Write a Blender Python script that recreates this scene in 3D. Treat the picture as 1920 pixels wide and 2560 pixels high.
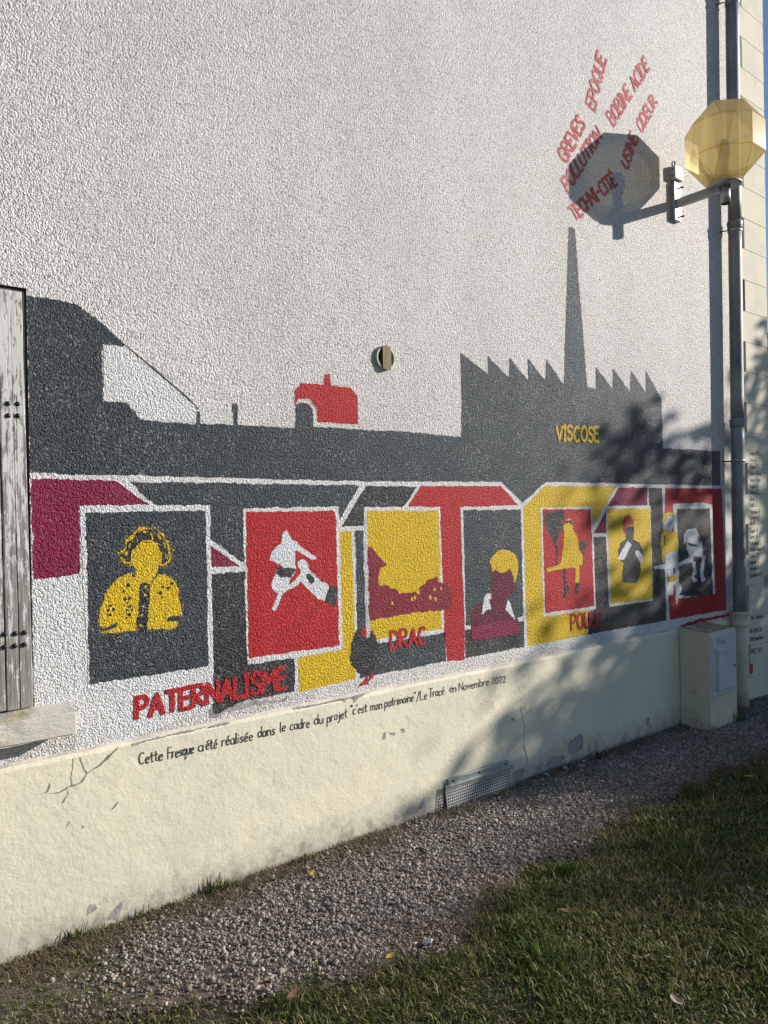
import bpy, bmesh, math, random
import numpy as np
from mathutils import Vector, Matrix
from mathutils.geometry import tessellate_polygon
random.seed(7); rng = np.random.default_rng(11)
for o in list(bpy.data.objects): bpy.data.objects.remove(o)
scene = bpy.context.scene; COL = scene.collection
# ------------------------------------------------------------ camera
# the painted wall is the plane y = 0 (camera side is -y), x runs along it, z is up, metres
cd = bpy.data.cameras.new('camera'); cam = bpy.data.objects.new('camera', cd); COL.objects.link(cam)
cd.sensor_fit = 'VERTICAL'; cd.sensor_height = 36.0; cd.lens = 27.042; cd.clip_start = 0.05; cd.clip_end = 2000
R = Vector((0.77358828, -0.63338848, -0.0194986)); U = Vector((0.01251974, -0.01548751, 0.99980168)); Fw = Vector((0.63356485, 0.77367898, 0.0040511))
m = Matrix((R, U, -Fw)).transposed().to_4x4(); m.translation = Vector((0, -3.065, 1.6)); cam.matrix_world = m
scene.camera = cam
# ------------------------------------------------------------ sky, sun, exposure
SUN = Vector((0.8294, -0.4548, 0.3245)).normalized()        # towards the sun
world = bpy.data.worlds.new('World'); scene.world = world; world.use_nodes = True
wn = world.node_tree; wn.nodes.clear()
sk = wn.nodes.new('ShaderNodeTexSky'); sk.sky_type = 'NISHITA'; sk.sun_disc = False
sk.sun_elevation = math.asin(SUN.z); sk.sun_rotation = math.atan2(SUN.x, SUN.y); sk.altitude = 1200; sk.air_density = 1.0; sk.dust_density = 0.15; sk.ozone_density = 2.6
bg = wn.nodes.new('ShaderNodeBackground'); bg.inputs[1].default_value = 0.088
wo = wn.nodes.new('ShaderNodeOutputWorld'); wn.links.new(sk.outputs[0], bg.inputs[0]); wn.links.new(bg.outputs[0], wo.inputs[0])
sl = bpy.data.lights.new('sun', 'SUN'); sl.energy = 4.6; sl.angle = math.radians(0.53); sl.color = (1.0, 0.93, 0.84)
so = bpy.data.objects.new('sun', sl); COL.objects.link(so); so.rotation_euler = SUN.to_track_quat('Z', 'Y').to_euler(); so.location = (30, -20, 15)
vs = scene.view_settings; vs.view_transform = 'Standard'; vs.look = 'None'; vs.gamma = 1.0; vs.use_curve_mapping = False; vs.exposure = 0.47
# ------------------------------------------------------------ baked wall-plane coordinates (x, z in metres) of the painting
MURAL=[
('base','mural_ground_coat','white',0,None,0.003,'white coat of paint under the row of mural panels',[(0.801,1.781),(1.603,1.776),(2.376,1.771),(2.911,1.775),(3.407,1.781),(3.588,1.65),(3.807,1.786),(6.012,1.781),(6.159,1.772),(6.126,0.743),(5.591,0.748),(5.329,0.723),(5.191,0.716),(3.601,0.76),(2.884,0.775),(2.313,0.77),(1.583,0.787),(1.171,0.719),(0.943,0.711),(0.95,0.79),(0.954,0.879),(0.94,0.899),(0.803,0.911)]),
('sky','mural_skyline','slate',1,None,0.003,'slate grey factory roofline with saw-tooth roofs and tall chimney',[(0.803,2.448),(0.973,2.45),(1.02,2.423),(1.103,2.365),(1.172,2.312),(1.165,2.303),(1.075,2.302),(1.077,2.074),(1.174,2.073),(1.226,2.012),(1.249,2.008),(1.475,2.007),(1.479,2.064),(1.492,2.062),(1.494,2.009),(1.656,2.014),(1.653,2.105),(1.672,2.107),(1.679,2.016),(1.769,2.018),(1.978,2.017),(1.983,2.127),(2.003,2.138),(2.048,2.142),(2.066,2.129),(2.08,2.111),(2.082,2.031),(2.685,2.038),(3.086,2.031),(3.091,2.507),(3.315,2.407),(3.313,2.514),(3.495,2.402),(3.503,2.527),(3.666,2.407),(3.669,2.54),(3.831,2.419),(3.845,2.554),(4.004,2.418),(4.02,2.422),(4.074,3.144),(4.103,3.439),(4.129,3.448),(4.167,3.442),(4.189,3.165),(4.264,2.418),(4.358,2.419),(4.363,2.566),(4.548,2.43),(4.56,2.576),(4.756,2.431),(4.774,2.585),(4.955,2.441),(4.961,2.602),(5.162,2.412),(5.167,2.053),(6.014,2.06),(6.006,1.784),(3.815,1.789),(3.592,1.662),(3.402,1.784),(2.911,1.778),(2.376,1.774),(1.603,1.778),(0.801,1.785)]),
('whitep','repainted_patch','white',1,None,0.003,'brighter white patch left inside the grey skyline',[(1.083,2.299),(1.165,2.301),(1.478,2.077),(1.476,2.012),(1.252,2.011),(1.227,2.016),(1.176,2.075),(1.08,2.078)]),
('wire','painted_line','charcoal',2,'sky',0.001,None,[(1.17,2.311),(1.175,2.311),(1.293,2.227),(1.414,2.138),(1.455,2.106),(1.487,2.071),(1.482,2.068),(1.452,2.102),(1.41,2.134),(1.289,2.224)]),
('rhouse','painted_house','red',1,None,0.003,'small red house with chimney above the skyline',[(1.978,2.194),(2.019,2.235),(2.147,2.238),(2.151,2.288),(2.186,2.292),(2.19,2.238),(2.307,2.24),(2.353,2.203),(2.355,2.059),(2.106,2.055),(2.103,2.124),(2.071,2.156),(2.049,2.164),(1.995,2.161),(1.981,2.119)]),
('mag','painted_block','magenta',1,None,0.003,'magenta block beside the shutter',[(0.804,1.763),(1.12,1.758),(1.259,1.663),(0.978,1.659),(0.978,1.393),(0.806,1.384)]),
('slb','painted_block','slate',1,None,0.003,'slate grey roof band between first and second panel',[(1.174,1.756),(2.354,1.751),(2.228,1.581),(1.701,1.406),(1.679,1.404),(1.531,1.514),(1.534,1.653),(1.289,1.66)]),
('mtri','painted_block','magenta',1,None,0.002,'small magenta triangle between first and second panel',[(1.533,1.482),(1.531,1.388),(1.674,1.383)]),
('ch1','painted_block','charcoal',1,None,0.003,'charcoal block under the red word',[(1.533,1.361),(1.686,1.359),(1.749,1.372),(1.82,0.951),(1.949,0.938),(1.952,0.782),(1.691,0.783),(1.619,0.777),(1.579,0.779),(1.532,0.778)]),
('p1f','panel_border','white',3,'p1',0.003,None,[(0.978,1.659),(1.531,1.658),(1.535,0.862),(1.002,0.934)]),
('p1','mural_panel','slate',4,None,0.003,'slate grey panel with yellow bust of a woman',[(1.002,1.633),(1.511,1.635),(1.511,0.962),(1.006,0.962)]),
('p2f','panel_border','white',3,'p2',0.003,None,[(1.692,1.641),(2.22,1.648),(2.231,0.946),(1.7,0.943)]),
('p2','mural_panel','red',4,None,0.003,'red panel with two white figures',[(1.707,1.627),(2.203,1.625),(2.208,0.967),(1.707,0.97)]),
('ycol','painted_block','yellow',1,None,0.003,'yellow column and foot to the right of the red panel',[(2.226,1.522),(2.298,1.523),(2.305,1.025),(2.304,0.787),(1.973,0.776),(1.969,0.939),(2.227,0.944)]),
('scol','painted_block','slate',1,None,0.003,'slate grey column and base under the yellow landscape panel',[(2.321,1.524),(2.373,1.524),(2.379,0.985),(2.456,0.945),(2.924,0.949),(2.931,0.79),(2.437,0.79),(2.412,0.79),(2.333,0.786),(2.321,1.015)]),
('chp','painted_block','charcoal',1,None,0.003,'charcoal slanted roof block above the landscape panel',[(2.391,1.749),(2.74,1.749),(2.645,1.643),(2.381,1.643),(2.376,1.547),(2.238,1.547)]),
('redT','painted_block','red',1,None,0.003,'red roof and post beside the landscape panel',[(2.768,1.751),(3.404,1.758),(3.551,1.647),(3.062,1.632),(3.077,0.956),(3.075,0.784),(2.933,0.787),(2.918,0.957),(2.905,1.625),(2.672,1.644)]),
('p3f','panel_border','white',3,'p3',0.003,None,[(2.378,1.643),(2.907,1.64),(2.917,0.951),(2.446,0.948),(2.391,0.976)]),
('p3','mural_panel','yellow',4,None,0.003,'yellow panel with magenta roofs and river bank',[(2.397,1.623),(2.893,1.619),(2.901,0.974),(2.441,0.97),(2.402,0.998)]),
('p4f','panel_border','white',3,'p4',0.003,None,[(3.062,1.637),(3.579,1.639),(3.586,0.948),(3.079,0.948)]),
('p4','mural_panel','slate',4,None,0.003,'slate grey panel with yellow haired head in profile',[(3.085,1.619),(3.574,1.619),(3.577,0.972),(3.086,0.969)]),
('ch4','painted_block','charcoal',1,None,0.003,'charcoal block under the yellow haired head',[(3.081,0.947),(3.586,0.948),(3.582,0.79),(3.08,0.787)]),
('yroof','painted_block','yellow',1,None,0.003,'yellow roof and wall round the second red panel',[(3.808,1.765),(4.571,1.765),(4.293,1.499),(4.275,0.959),(4.207,0.94),(4.21,0.791),(3.609,0.789),(3.596,1.618),(3.6,1.637),(3.621,1.641)]),
('mag2','painted_block','magenta',1,None,0.003,'magenta roof block near the downpipe',[(4.598,1.758),(4.951,1.761),(4.946,1.633),(4.468,1.633)]),
('mag3','painted_block','magenta',1,None,0.002,'magenta triangle between the two narrow panels',[(4.445,1.598),(4.441,1.45),(4.297,1.452)]),
('p5f','panel_border','white',3,'p5',0.003,None,[(3.759,1.626),(4.286,1.631),(4.306,0.956),(3.765,0.952)]),
('p5','mural_panel','red',4,None,0.003,'narrow red panel with yellow woman stepping and black flowers',[(3.774,1.616),(4.272,1.613),(4.289,0.971),(3.784,0.972)]),
('chq','painted_block','charcoal',1,None,0.003,'charcoal wall round the narrow yellow panel',[(4.961,1.761),(5.141,1.758),(5.159,1.24),(5.168,0.787),(4.219,0.794),(4.215,0.939),(4.305,0.951),(4.299,1.427),(4.438,1.428),(4.456,0.958),(4.984,0.955),(4.969,1.626)]),
('p6f','panel_border','white',3,'p6',0.003,None,[(4.453,1.625),(4.984,1.632),(4.99,0.947),(4.465,0.952)]),
('p6','mural_panel','yellow',4,None,0.003,'narrow yellow panel with black figure and red hair',[(4.459,1.614),(4.977,1.611),(4.989,0.962),(4.478,0.97)]),
('redR','painted_block','red',1,None,0.003,'red block at the right end of the mural',[(5.187,1.759),(6.025,1.76),(6.062,0.782),(5.216,0.788),(5.196,0.966),(5.173,1.579)]),
('p7f','panel_border','white',3,'p7',0.003,None,[(5.289,1.642),(5.727,1.65),(5.866,1.63),(5.887,0.927),(5.347,0.932),(5.287,0.958)]),
('p7','mural_panel','black',4,None,0.003,'black panel with pale seated figure',[(5.338,1.604),(5.825,1.602),(5.848,0.927),(5.62,0.926),(5.43,0.947),(5.348,0.959)]),
('smear','paint_smear','red',2,None,0.006,'smeared red paint over the plinth edge',[(5.339,0.73),(5.591,0.75),(5.834,0.746),(6.126,0.746),(6.123,0.729),(5.833,0.726),(5.612,0.718),(5.421,0.713)]),
('smudge','paint_smudge','black',3,None,0.008,'black smudge under the red word',[(1.535,0.805),(1.565,0.818),(1.589,0.802),(1.64,0.787),(1.629,0.77),(1.599,0.762),(1.563,0.755),(1.534,0.751),(1.524,0.779)]),
('smudge2','paint_smudge','greyc',2,None,0.01,'worn grey patch under the red word',[(1.524,0.788),(1.589,0.768),(1.64,0.782),(1.831,0.769),(1.909,0.771),(1.902,0.747),(1.744,0.755),(1.619,0.745),(1.553,0.738),(1.518,0.736)]),
('f1a','painted_bust','yellow',5,'p1',0.003,None,[(1.184,1.474),(1.21,1.488),(1.226,1.508),(1.264,1.509),(1.29,1.503),(1.303,1.458),(1.3,1.422),(1.291,1.391),(1.285,1.373),(1.315,1.371),(1.342,1.354),(1.37,1.331),(1.38,1.301),(1.38,1.272),(1.387,1.237),(1.392,1.197),(1.328,1.19),(1.328,1.174),(1.375,1.167),(1.372,1.151),(1.346,1.141),(1.244,1.152),(1.196,1.15),(1.162,1.148),(1.054,1.155),(1.057,1.175),(1.087,1.172),(1.11,1.182),(1.048,1.183),(1.046,1.208),(1.054,1.252),(1.069,1.29),(1.082,1.324),(1.105,1.352),(1.136,1.373),(1.167,1.386),(1.193,1.379),(1.198,1.399),(1.183,1.423),(1.178,1.451)]),
('f1b','painted_hair','yellow',5,'p1',0.004,None,[(1.13,1.469),(1.148,1.481),(1.161,1.495),(1.159,1.516),(1.175,1.53),(1.19,1.54),(1.196,1.552),(1.222,1.565),(1.254,1.566),(1.286,1.56),(1.316,1.539),(1.323,1.517),(1.337,1.504),(1.344,1.467),(1.352,1.445),(1.341,1.42),(1.316,1.405),(1.3,1.409),(1.306,1.448),(1.296,1.5),(1.264,1.512),(1.227,1.511),(1.208,1.488),(1.184,1.474),(1.178,1.451),(1.18,1.423),(1.147,1.43),(1.135,1.451)]),
('f1b2','painted_hair_mass','black',6,'p1',0.004,None,[(1.135,1.465),(1.152,1.475),(1.166,1.492),(1.165,1.513),(1.18,1.526),(1.194,1.535),(1.201,1.548),(1.225,1.559),(1.254,1.561),(1.283,1.555),(1.31,1.535),(1.318,1.515),(1.331,1.501),(1.339,1.467),(1.345,1.446),(1.335,1.424),(1.315,1.411),(1.304,1.414),(1.31,1.447),(1.3,1.5),(1.266,1.516),(1.229,1.514),(1.205,1.493),(1.181,1.478),(1.174,1.452),(1.175,1.43),(1.15,1.435),(1.14,1.452)]),
('f1s0','painted_strand','yellow',7,'p1',0.002,None,[(1.198,1.54),(1.206,1.532),(1.211,1.509),(1.214,1.499),(1.208,1.504),(1.203,1.527)]),
('f1s1','painted_strand','yellow',7,'p1',0.002,None,[(1.264,1.548),(1.275,1.529),(1.272,1.517),(1.266,1.517),(1.268,1.53),(1.26,1.544)]),
('f1s2','painted_strand','yellow',7,'p1',0.002,None,[(1.148,1.468),(1.163,1.475),(1.168,1.465),(1.158,1.455),(1.153,1.46)]),
('f1s3','painted_strand','yellow',7,'p1',0.002,None,[(1.137,1.456),(1.147,1.445),(1.155,1.44),(1.147,1.44),(1.136,1.45)]),
('f1s4','painted_strand','yellow',7,'p1',0.002,None,[(1.169,1.497),(1.174,1.507),(1.182,1.505),(1.175,1.49),(1.171,1.475),(1.169,1.48)]),
('f1s5','painted_strand','yellow',7,'p1',0.002,None,[(1.315,1.51),(1.326,1.499),(1.327,1.478),(1.321,1.484),(1.316,1.499)]),
('f1s6','painted_strand','yellow',7,'p1',0.002,None,[(1.325,1.457),(1.336,1.451),(1.334,1.433),(1.327,1.441)]),
('f1s7','painted_strand','yellow',7,'p1',0.002,None,[(1.307,1.468),(1.314,1.458),(1.308,1.442),(1.306,1.453)]),
('f1s8','painted_strand','yellow',7,'p1',0.002,None,[(1.23,1.554),(1.254,1.553),(1.248,1.548),(1.232,1.548)]),
('f1s9','painted_strand','yellow',7,'p1',0.002,None,[(1.289,1.545),(1.305,1.529),(1.307,1.515),(1.299,1.523)]),
('f1s10','painted_strand','yellow',7,'p1',0.002,None,[(1.185,1.522),(1.19,1.514),(1.187,1.507),(1.182,1.515)]),
('f1h','painted_placket','black',6,'p1',0.003,None,[(1.215,1.337),(1.234,1.343),(1.258,1.336),(1.255,1.28),(1.245,1.216),(1.238,1.137),(1.212,1.138),(1.199,1.155),(1.203,1.233),(1.209,1.289)]),
('f1i0','painted_button','yellow',7,'p1',0.001,None,[(1.246,1.324),(1.242,1.319),(1.235,1.319),(1.231,1.325),(1.235,1.332),(1.243,1.331)]),
('f1i1','painted_button','yellow',7,'p1',0.001,None,[(1.242,1.291),(1.239,1.286),(1.232,1.286),(1.229,1.292),(1.232,1.298),(1.239,1.297)]),
('f1i2','painted_button','yellow',7,'p1',0.001,None,[(1.231,1.246),(1.228,1.241),(1.223,1.242),(1.22,1.247),(1.223,1.252),(1.229,1.251)]),
('f1i3','painted_button','yellow',7,'p1',0.001,None,[(1.226,1.21),(1.223,1.205),(1.216,1.206),(1.213,1.212),(1.216,1.217),(1.223,1.217)]),
('f1i4','painted_button','yellow',7,'p1',0.001,None,[(1.218,1.169),(1.214,1.163),(1.207,1.164),(1.204,1.171),(1.207,1.177),(1.215,1.176)]),
('f1j0','painted_spot','black',6,'p1',0.002,None,[(1.173,1.334),(1.167,1.33),(1.16,1.332),(1.159,1.339),(1.164,1.344),(1.171,1.341)]),
('f1j1','painted_spot','black',6,'p1',0.002,None,[(1.153,1.312),(1.149,1.308),(1.143,1.31),(1.142,1.317),(1.146,1.32),(1.152,1.318)]),
('f1j2','painted_spot','black',6,'p1',0.002,None,[(1.157,1.28),(1.152,1.276),(1.146,1.278),(1.145,1.285),(1.149,1.289),(1.156,1.286)]),
('f1j3','painted_spot','black',6,'p1',0.002,None,[(1.175,1.282),(1.17,1.278),(1.164,1.281),(1.162,1.287),(1.167,1.291),(1.174,1.289)]),
('f1j4','painted_spot','black',6,'p1',0.002,None,[(1.166,1.264),(1.162,1.261),(1.156,1.263),(1.155,1.268),(1.16,1.272),(1.165,1.27)]),
('f1j5','painted_spot','black',6,'p1',0.002,None,[(1.176,1.249),(1.171,1.245),(1.164,1.247),(1.163,1.254),(1.168,1.259),(1.175,1.256)]),
('f1j6','painted_spot','black',6,'p1',0.002,None,[(1.165,1.235),(1.16,1.231),(1.154,1.234),(1.153,1.24),(1.158,1.243),(1.163,1.241)]),
('f1j7','painted_spot','black',6,'p1',0.002,None,[(1.184,1.233),(1.179,1.23),(1.174,1.232),(1.172,1.238),(1.177,1.242),(1.183,1.239)]),
('f1j8','painted_spot','black',6,'p1',0.002,None,[(1.175,1.215),(1.169,1.21),(1.162,1.213),(1.16,1.22),(1.166,1.225),(1.173,1.222)]),
('f1j9','painted_spot','black',6,'p1',0.002,None,[(1.161,1.202),(1.157,1.199),(1.151,1.201),(1.15,1.207),(1.154,1.211),(1.16,1.209)]),
('f1j10','painted_spot','black',6,'p1',0.002,None,[(1.1,1.259),(1.095,1.255),(1.089,1.257),(1.087,1.263),(1.092,1.267),(1.098,1.265)]),
('f1j11','painted_spot','black',6,'p1',0.002,None,[(1.091,1.242),(1.086,1.237),(1.079,1.24),(1.078,1.247),(1.083,1.251),(1.09,1.249)]),
('f1j12','painted_spot','black',6,'p1',0.002,None,[(1.111,1.243),(1.106,1.239),(1.099,1.241),(1.098,1.247),(1.103,1.251),(1.109,1.249)]),
('f1j13','painted_spot','black',6,'p1',0.002,None,[(1.096,1.222),(1.091,1.218),(1.084,1.221),(1.082,1.228),(1.088,1.232),(1.094,1.23)]),
('f1j14','painted_spot','black',6,'p1',0.002,None,[(1.321,1.317),(1.315,1.313),(1.309,1.315),(1.307,1.322),(1.313,1.326),(1.319,1.324)]),
('f1j15','painted_spot','black',6,'p1',0.002,None,[(1.342,1.31),(1.336,1.305),(1.328,1.308),(1.327,1.316),(1.333,1.321),(1.341,1.318)]),
('f1j16','painted_spot','black',6,'p1',0.002,None,[(1.308,1.293),(1.302,1.288),(1.294,1.291),(1.292,1.299),(1.298,1.304),(1.306,1.301)]),
('f1j17','painted_spot','black',6,'p1',0.002,None,[(1.315,1.274),(1.31,1.271),(1.304,1.273),(1.303,1.279),(1.308,1.283),(1.314,1.281)]),
('f1j18','painted_spot','black',6,'p1',0.002,None,[(1.361,1.327),(1.354,1.322),(1.346,1.325),(1.345,1.333),(1.351,1.338),(1.359,1.335)]),
('f1j19','painted_spot','black',6,'p1',0.002,None,[(1.194,1.372),(1.189,1.368),(1.182,1.371),(1.181,1.377),(1.186,1.381),(1.192,1.379)]),
('f1k','painted_cuff','black',6,'p1',0.002,None,[(1.052,1.175),(1.072,1.173),(1.092,1.179),(1.115,1.191),(1.112,1.177),(1.097,1.168),(1.074,1.163),(1.057,1.165)]),
('f1l','painted_cuff','black',6,'p1',0.002,None,[(1.328,1.188),(1.347,1.191),(1.389,1.187),(1.389,1.179),(1.372,1.17),(1.347,1.178),(1.33,1.172)]),
('f1m','painted_collar','black',6,'p1',0.001,None,[(1.261,1.344),(1.282,1.368),(1.291,1.381),(1.296,1.378),(1.285,1.363),(1.263,1.339)]),
('f2a','painted_skater','lwhite',5,'p2',0.003,None,[(1.913,1.542),(1.926,1.538),(1.937,1.524),(1.947,1.495),(1.968,1.484),(1.989,1.463),(2.048,1.427),(2.089,1.402),(2.078,1.393),(2.055,1.394),(2.02,1.416),(1.98,1.441),(1.961,1.443),(1.963,1.408),(1.965,1.36),(1.959,1.338),(1.94,1.317),(1.923,1.288),(1.934,1.285),(1.955,1.297),(1.988,1.329),(1.994,1.34),(1.978,1.366),(1.976,1.384),(1.99,1.395),(2.006,1.399),(2.022,1.393),(2.036,1.381),(2.041,1.351),(2.065,1.327),(2.109,1.284),(2.125,1.283),(2.153,1.26),(2.126,1.192),(2.09,1.205),(2.044,1.245),(1.993,1.295),(1.971,1.276),(1.915,1.258),(1.896,1.246),(1.877,1.22),(1.853,1.176),(1.843,1.172),(1.834,1.182),(1.851,1.209),(1.865,1.248),(1.842,1.265),(1.832,1.286),(1.838,1.314),(1.854,1.338),(1.857,1.355),(1.883,1.376),(1.884,1.392),(1.87,1.379),(1.85,1.398),(1.824,1.404),(1.833,1.437),(1.854,1.458),(1.886,1.479),(1.891,1.505),(1.9,1.532)]),
('f2b','painted_shorts','black',6,'p2',0.003,None,[(1.883,1.376),(1.901,1.362),(1.925,1.363),(1.965,1.36),(1.959,1.336),(1.94,1.314),(1.916,1.323),(1.882,1.318),(1.854,1.342),(1.862,1.362)]),
('f2c','painted_block_end','black',6,'p2',0.003,None,[(2.156,1.26),(2.199,1.254),(2.204,1.202),(2.183,1.159),(2.126,1.192)]),
('f2d','painted_ring','black',6,'p2',0.002,None,[(2.024,1.325),(2.04,1.331),(2.067,1.308),(2.07,1.289),(2.053,1.278),(2.036,1.289),(2.023,1.311)]),
('f3a','painted_roofs','crimson',5,'p3',0.005,None,[(2.395,1.443),(2.414,1.444),(2.521,1.343),(2.472,1.327),(2.466,1.257),(2.47,1.242),(2.518,1.235),(2.542,1.214),(2.581,1.21),(2.6,1.187),(2.67,1.189),(2.716,1.19),(2.741,1.161),(2.738,1.211),(2.78,1.227),(2.801,1.245),(2.866,1.257),(2.881,1.232),(2.957,1.207),(2.983,1.157),(2.976,1.073),(2.893,1.073),(2.668,1.079),(2.471,1.072),(2.398,1.063)]),
('f3w0','painted_window','yellow',6,'p3',0.003,None,[(2.543,1.154),(2.559,1.15),(2.557,1.132),(2.543,1.134)]),
('f3w1','painted_window','yellow',6,'p3',0.003,None,[(2.68,1.165),(2.697,1.161),(2.695,1.142),(2.68,1.145)]),
('f3w2','painted_window','yellow',6,'p3',0.003,None,[(2.7,1.171),(2.717,1.167),(2.716,1.148),(2.7,1.151)]),
('f3w3','painted_window','yellow',6,'p3',0.003,None,[(2.81,1.164),(2.827,1.16),(2.825,1.141),(2.81,1.144)]),
('f3w4','painted_window','yellow',6,'p3',0.003,None,[(2.849,1.149),(2.867,1.145),(2.865,1.126),(2.849,1.129)]),
('f3w5','painted_window','yellow',6,'p3',0.003,None,[(2.845,1.204),(2.863,1.201),(2.861,1.181),(2.845,1.184)]),
('f3w6','painted_window','yellow',6,'p3',0.003,None,[(2.891,1.205),(2.909,1.201),(2.907,1.181),(2.891,1.184)]),
('hen','painted_hen','black',5,None,0.005,'black hen with red comb beside the landscape panel',[(2.321,1.026),(2.284,0.972),(2.278,0.926),(2.269,0.906),(2.281,0.862),(2.321,0.834),(2.325,0.812),(2.394,0.802),(2.45,0.82),(2.453,0.945),(2.435,0.98),(2.422,1.018),(2.413,1.012),(2.384,0.971),(2.352,0.99),(2.348,1.03)]),
('hen2','painted_comb','red',6,'hen',0.003,None,[(2.353,1.047),(2.381,1.026),(2.375,0.998),(2.357,0.989),(2.343,1.001),(2.35,1.022)]),
('hen3','painted_foot','red',6,'hen',0.002,None,[(2.375,0.805),(2.384,0.782),(2.381,0.764),(2.388,0.748),(2.365,0.756),(2.33,0.746),(2.328,0.754),(2.36,0.774),(2.37,0.787)]),
('hen4','painted_foot','red',6,'hen',0.002,None,[(2.405,0.815),(2.414,0.799),(2.421,0.778),(2.397,0.767),(2.386,0.763),(2.391,0.777),(2.4,0.79)]),
('f4c','painted_shirt','magd',5,'p4',0.004,None,[(3.125,1.032),(3.171,1.076),(3.217,1.084),(3.292,1.045),(3.418,1.033),(3.489,1.009),(3.524,0.963),(3.54,0.889),(3.535,0.874),(3.308,0.879),(3.128,0.877)]),
('f4d','painted_shirt_hem','magenta',6,'p4',0.005,None,[(3.131,0.957),(3.333,0.964),(3.528,0.959),(3.537,0.874),(3.308,0.879),(3.13,0.877)]),
('f4b','painted_face','magd',6,'p4',0.003,None,[(3.305,1.279),(3.487,1.268),(3.499,1.189),(3.521,1.169),(3.51,1.131),(3.461,1.122),(3.442,1.085),(3.418,1.032),(3.294,1.043),(3.277,1.105),(3.305,1.114)]),
('f4a','painted_hair','yellow',7,'p4',0.003,None,[(3.291,1.321),(3.305,1.337),(3.353,1.376),(3.411,1.386),(3.459,1.378),(3.504,1.358),(3.539,1.313),(3.542,1.265),(3.517,1.2),(3.498,1.18),(3.495,1.213),(3.478,1.25),(3.456,1.264),(3.42,1.254),(3.389,1.247),(3.359,1.258),(3.337,1.271),(3.315,1.257),(3.308,1.284)]),
('f4e','painted_collar','lwhite',7,'p4',0.002,None,[(3.261,1.138),(3.299,1.132),(3.3,1.103),(3.281,1.099),(3.294,1.045),(3.254,1.043),(3.211,1.015),(3.229,1.08),(3.239,1.117)]),
('f4f','painted_collar','lwhite',7,'p4',0.002,None,[(3.442,1.085),(3.467,1.05),(3.484,1),(3.505,0.956),(3.47,0.986),(3.418,1.03)]),
('f5a','painted_flowers','black',5,'p5',0.008,None,[(3.793,1.601),(3.862,1.592),(3.982,1.603),(3.997,1.568),(3.964,1.548),(3.971,1.507),(3.953,1.462),(3.907,1.499),(3.921,1.458),(3.904,1.419),(3.918,1.368),(3.902,1.359),(3.895,1.379),(3.857,1.435),(3.82,1.486),(3.791,1.536)]),
('f5b','painted_stem','black',5,'p5',0.001,None,[(3.896,1.379),(3.917,1.378),(3.907,1.258),(3.897,1.259)]),
('f5c','painted_woman','yellow',6,'p5',0.002,None,[(3.979,1.517),(4.013,1.552),(4.046,1.554),(4.074,1.53),(4.076,1.484),(4.117,1.442),(4.135,1.348),(4.176,1.31),(4.174,1.253),(4.136,1.25),(4.128,1.137),(4.09,1.14),(4.097,1.237),(3.978,1.239),(3.859,1.231),(3.812,1.224),(3.801,1.249),(3.899,1.259),(3.947,1.276),(3.966,1.346),(3.985,1.436),(3.986,1.477)]),
('f5d','painted_cap','black',7,'p5',0.002,None,[(3.979,1.512),(4.004,1.542),(4.037,1.546),(4.07,1.541),(4.073,1.51),(4.037,1.529),(4.004,1.524)]),
('f5e','painted_boot','black',5,'p5',0.002,None,[(3.954,1.235),(3.994,1.235),(4,1.151),(4.027,1.114),(3.988,1.051),(3.956,1.049),(3.974,1.118)]),
('f5f','painted_boot','black',6,'p5',0.002,None,[(4.094,1.137),(4.128,1.137),(4.121,1.081),(4.104,1.059),(4.079,1.064),(4.085,1.104)]),
('f5g','painted_paddle','greyd',5,'p5',0.002,None,[(4.14,1.395),(4.183,1.414),(4.225,1.391),(4.216,1.361),(4.194,1.341),(4.186,1.253),(4.174,1.253),(4.176,1.336),(4.148,1.358)]),
('f6a','painted_hair','red',5,'p6',0.003,None,[(4.628,1.519),(4.667,1.562),(4.716,1.57),(4.763,1.533),(4.767,1.494),(4.723,1.5),(4.684,1.484),(4.653,1.43),(4.635,1.464)]),
('f6b','painted_body','black',5,'p6',0.003,None,[(4.669,1.463),(4.699,1.494),(4.767,1.491),(4.769,1.432),(4.754,1.399),(4.836,1.368),(4.875,1.316),(4.872,1.248),(4.831,1.234),(4.844,1.177),(4.807,1.106),(4.777,1.091),(4.613,1.103),(4.616,1.185),(4.637,1.239),(4.581,1.263),(4.569,1.329),(4.604,1.377),(4.662,1.4)]),
('f6c','painted_sleeve','lwhite',6,'p6',0.002,None,[(4.69,1.39),(4.738,1.361),(4.637,1.26),(4.571,1.264),(4.567,1.28)]),
('f6d','painted_hand','lwhite',6,'p6',0.002,None,[(4.775,1.315),(4.815,1.319),(4.873,1.282),(4.867,1.237),(4.832,1.236),(4.784,1.286)]),
('f7a','painted_figure','lwhite',5,'p7',0.004,None,[(5.524,1.447),(5.609,1.453),(5.65,1.399),(5.702,1.318),(5.698,1.229),(5.633,1.232),(5.568,1.241),(5.545,1.197),(5.377,1.177),(5.358,1.202),(5.505,1.238),(5.465,1.295),(5.478,1.366),(5.469,1.388),(5.435,1.329),(5.428,1.406),(5.471,1.443)]),
('f7b','painted_leg','lwhite',5,'p7',0.004,None,[(5.541,1.214),(5.598,1.183),(5.606,1.105),(5.562,1.086),(5.625,1.048),(5.56,1.036),(5.53,1.071),(5.553,1.131)]),
('f7c','painted_leg','lwhite',5,'p7',0.004,None,[(5.687,1.229),(5.742,1.232),(5.704,1.099),(5.735,1.046),(5.668,1.034),(5.661,1.124)]),
('f7d','painted_arm','lwhite',5,'p7',0.003,None,[(5.004,1.195),(5.158,1.202),(5.363,1.202),(5.377,1.177),(5.166,1.162),(5.013,1.174)]),
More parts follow.
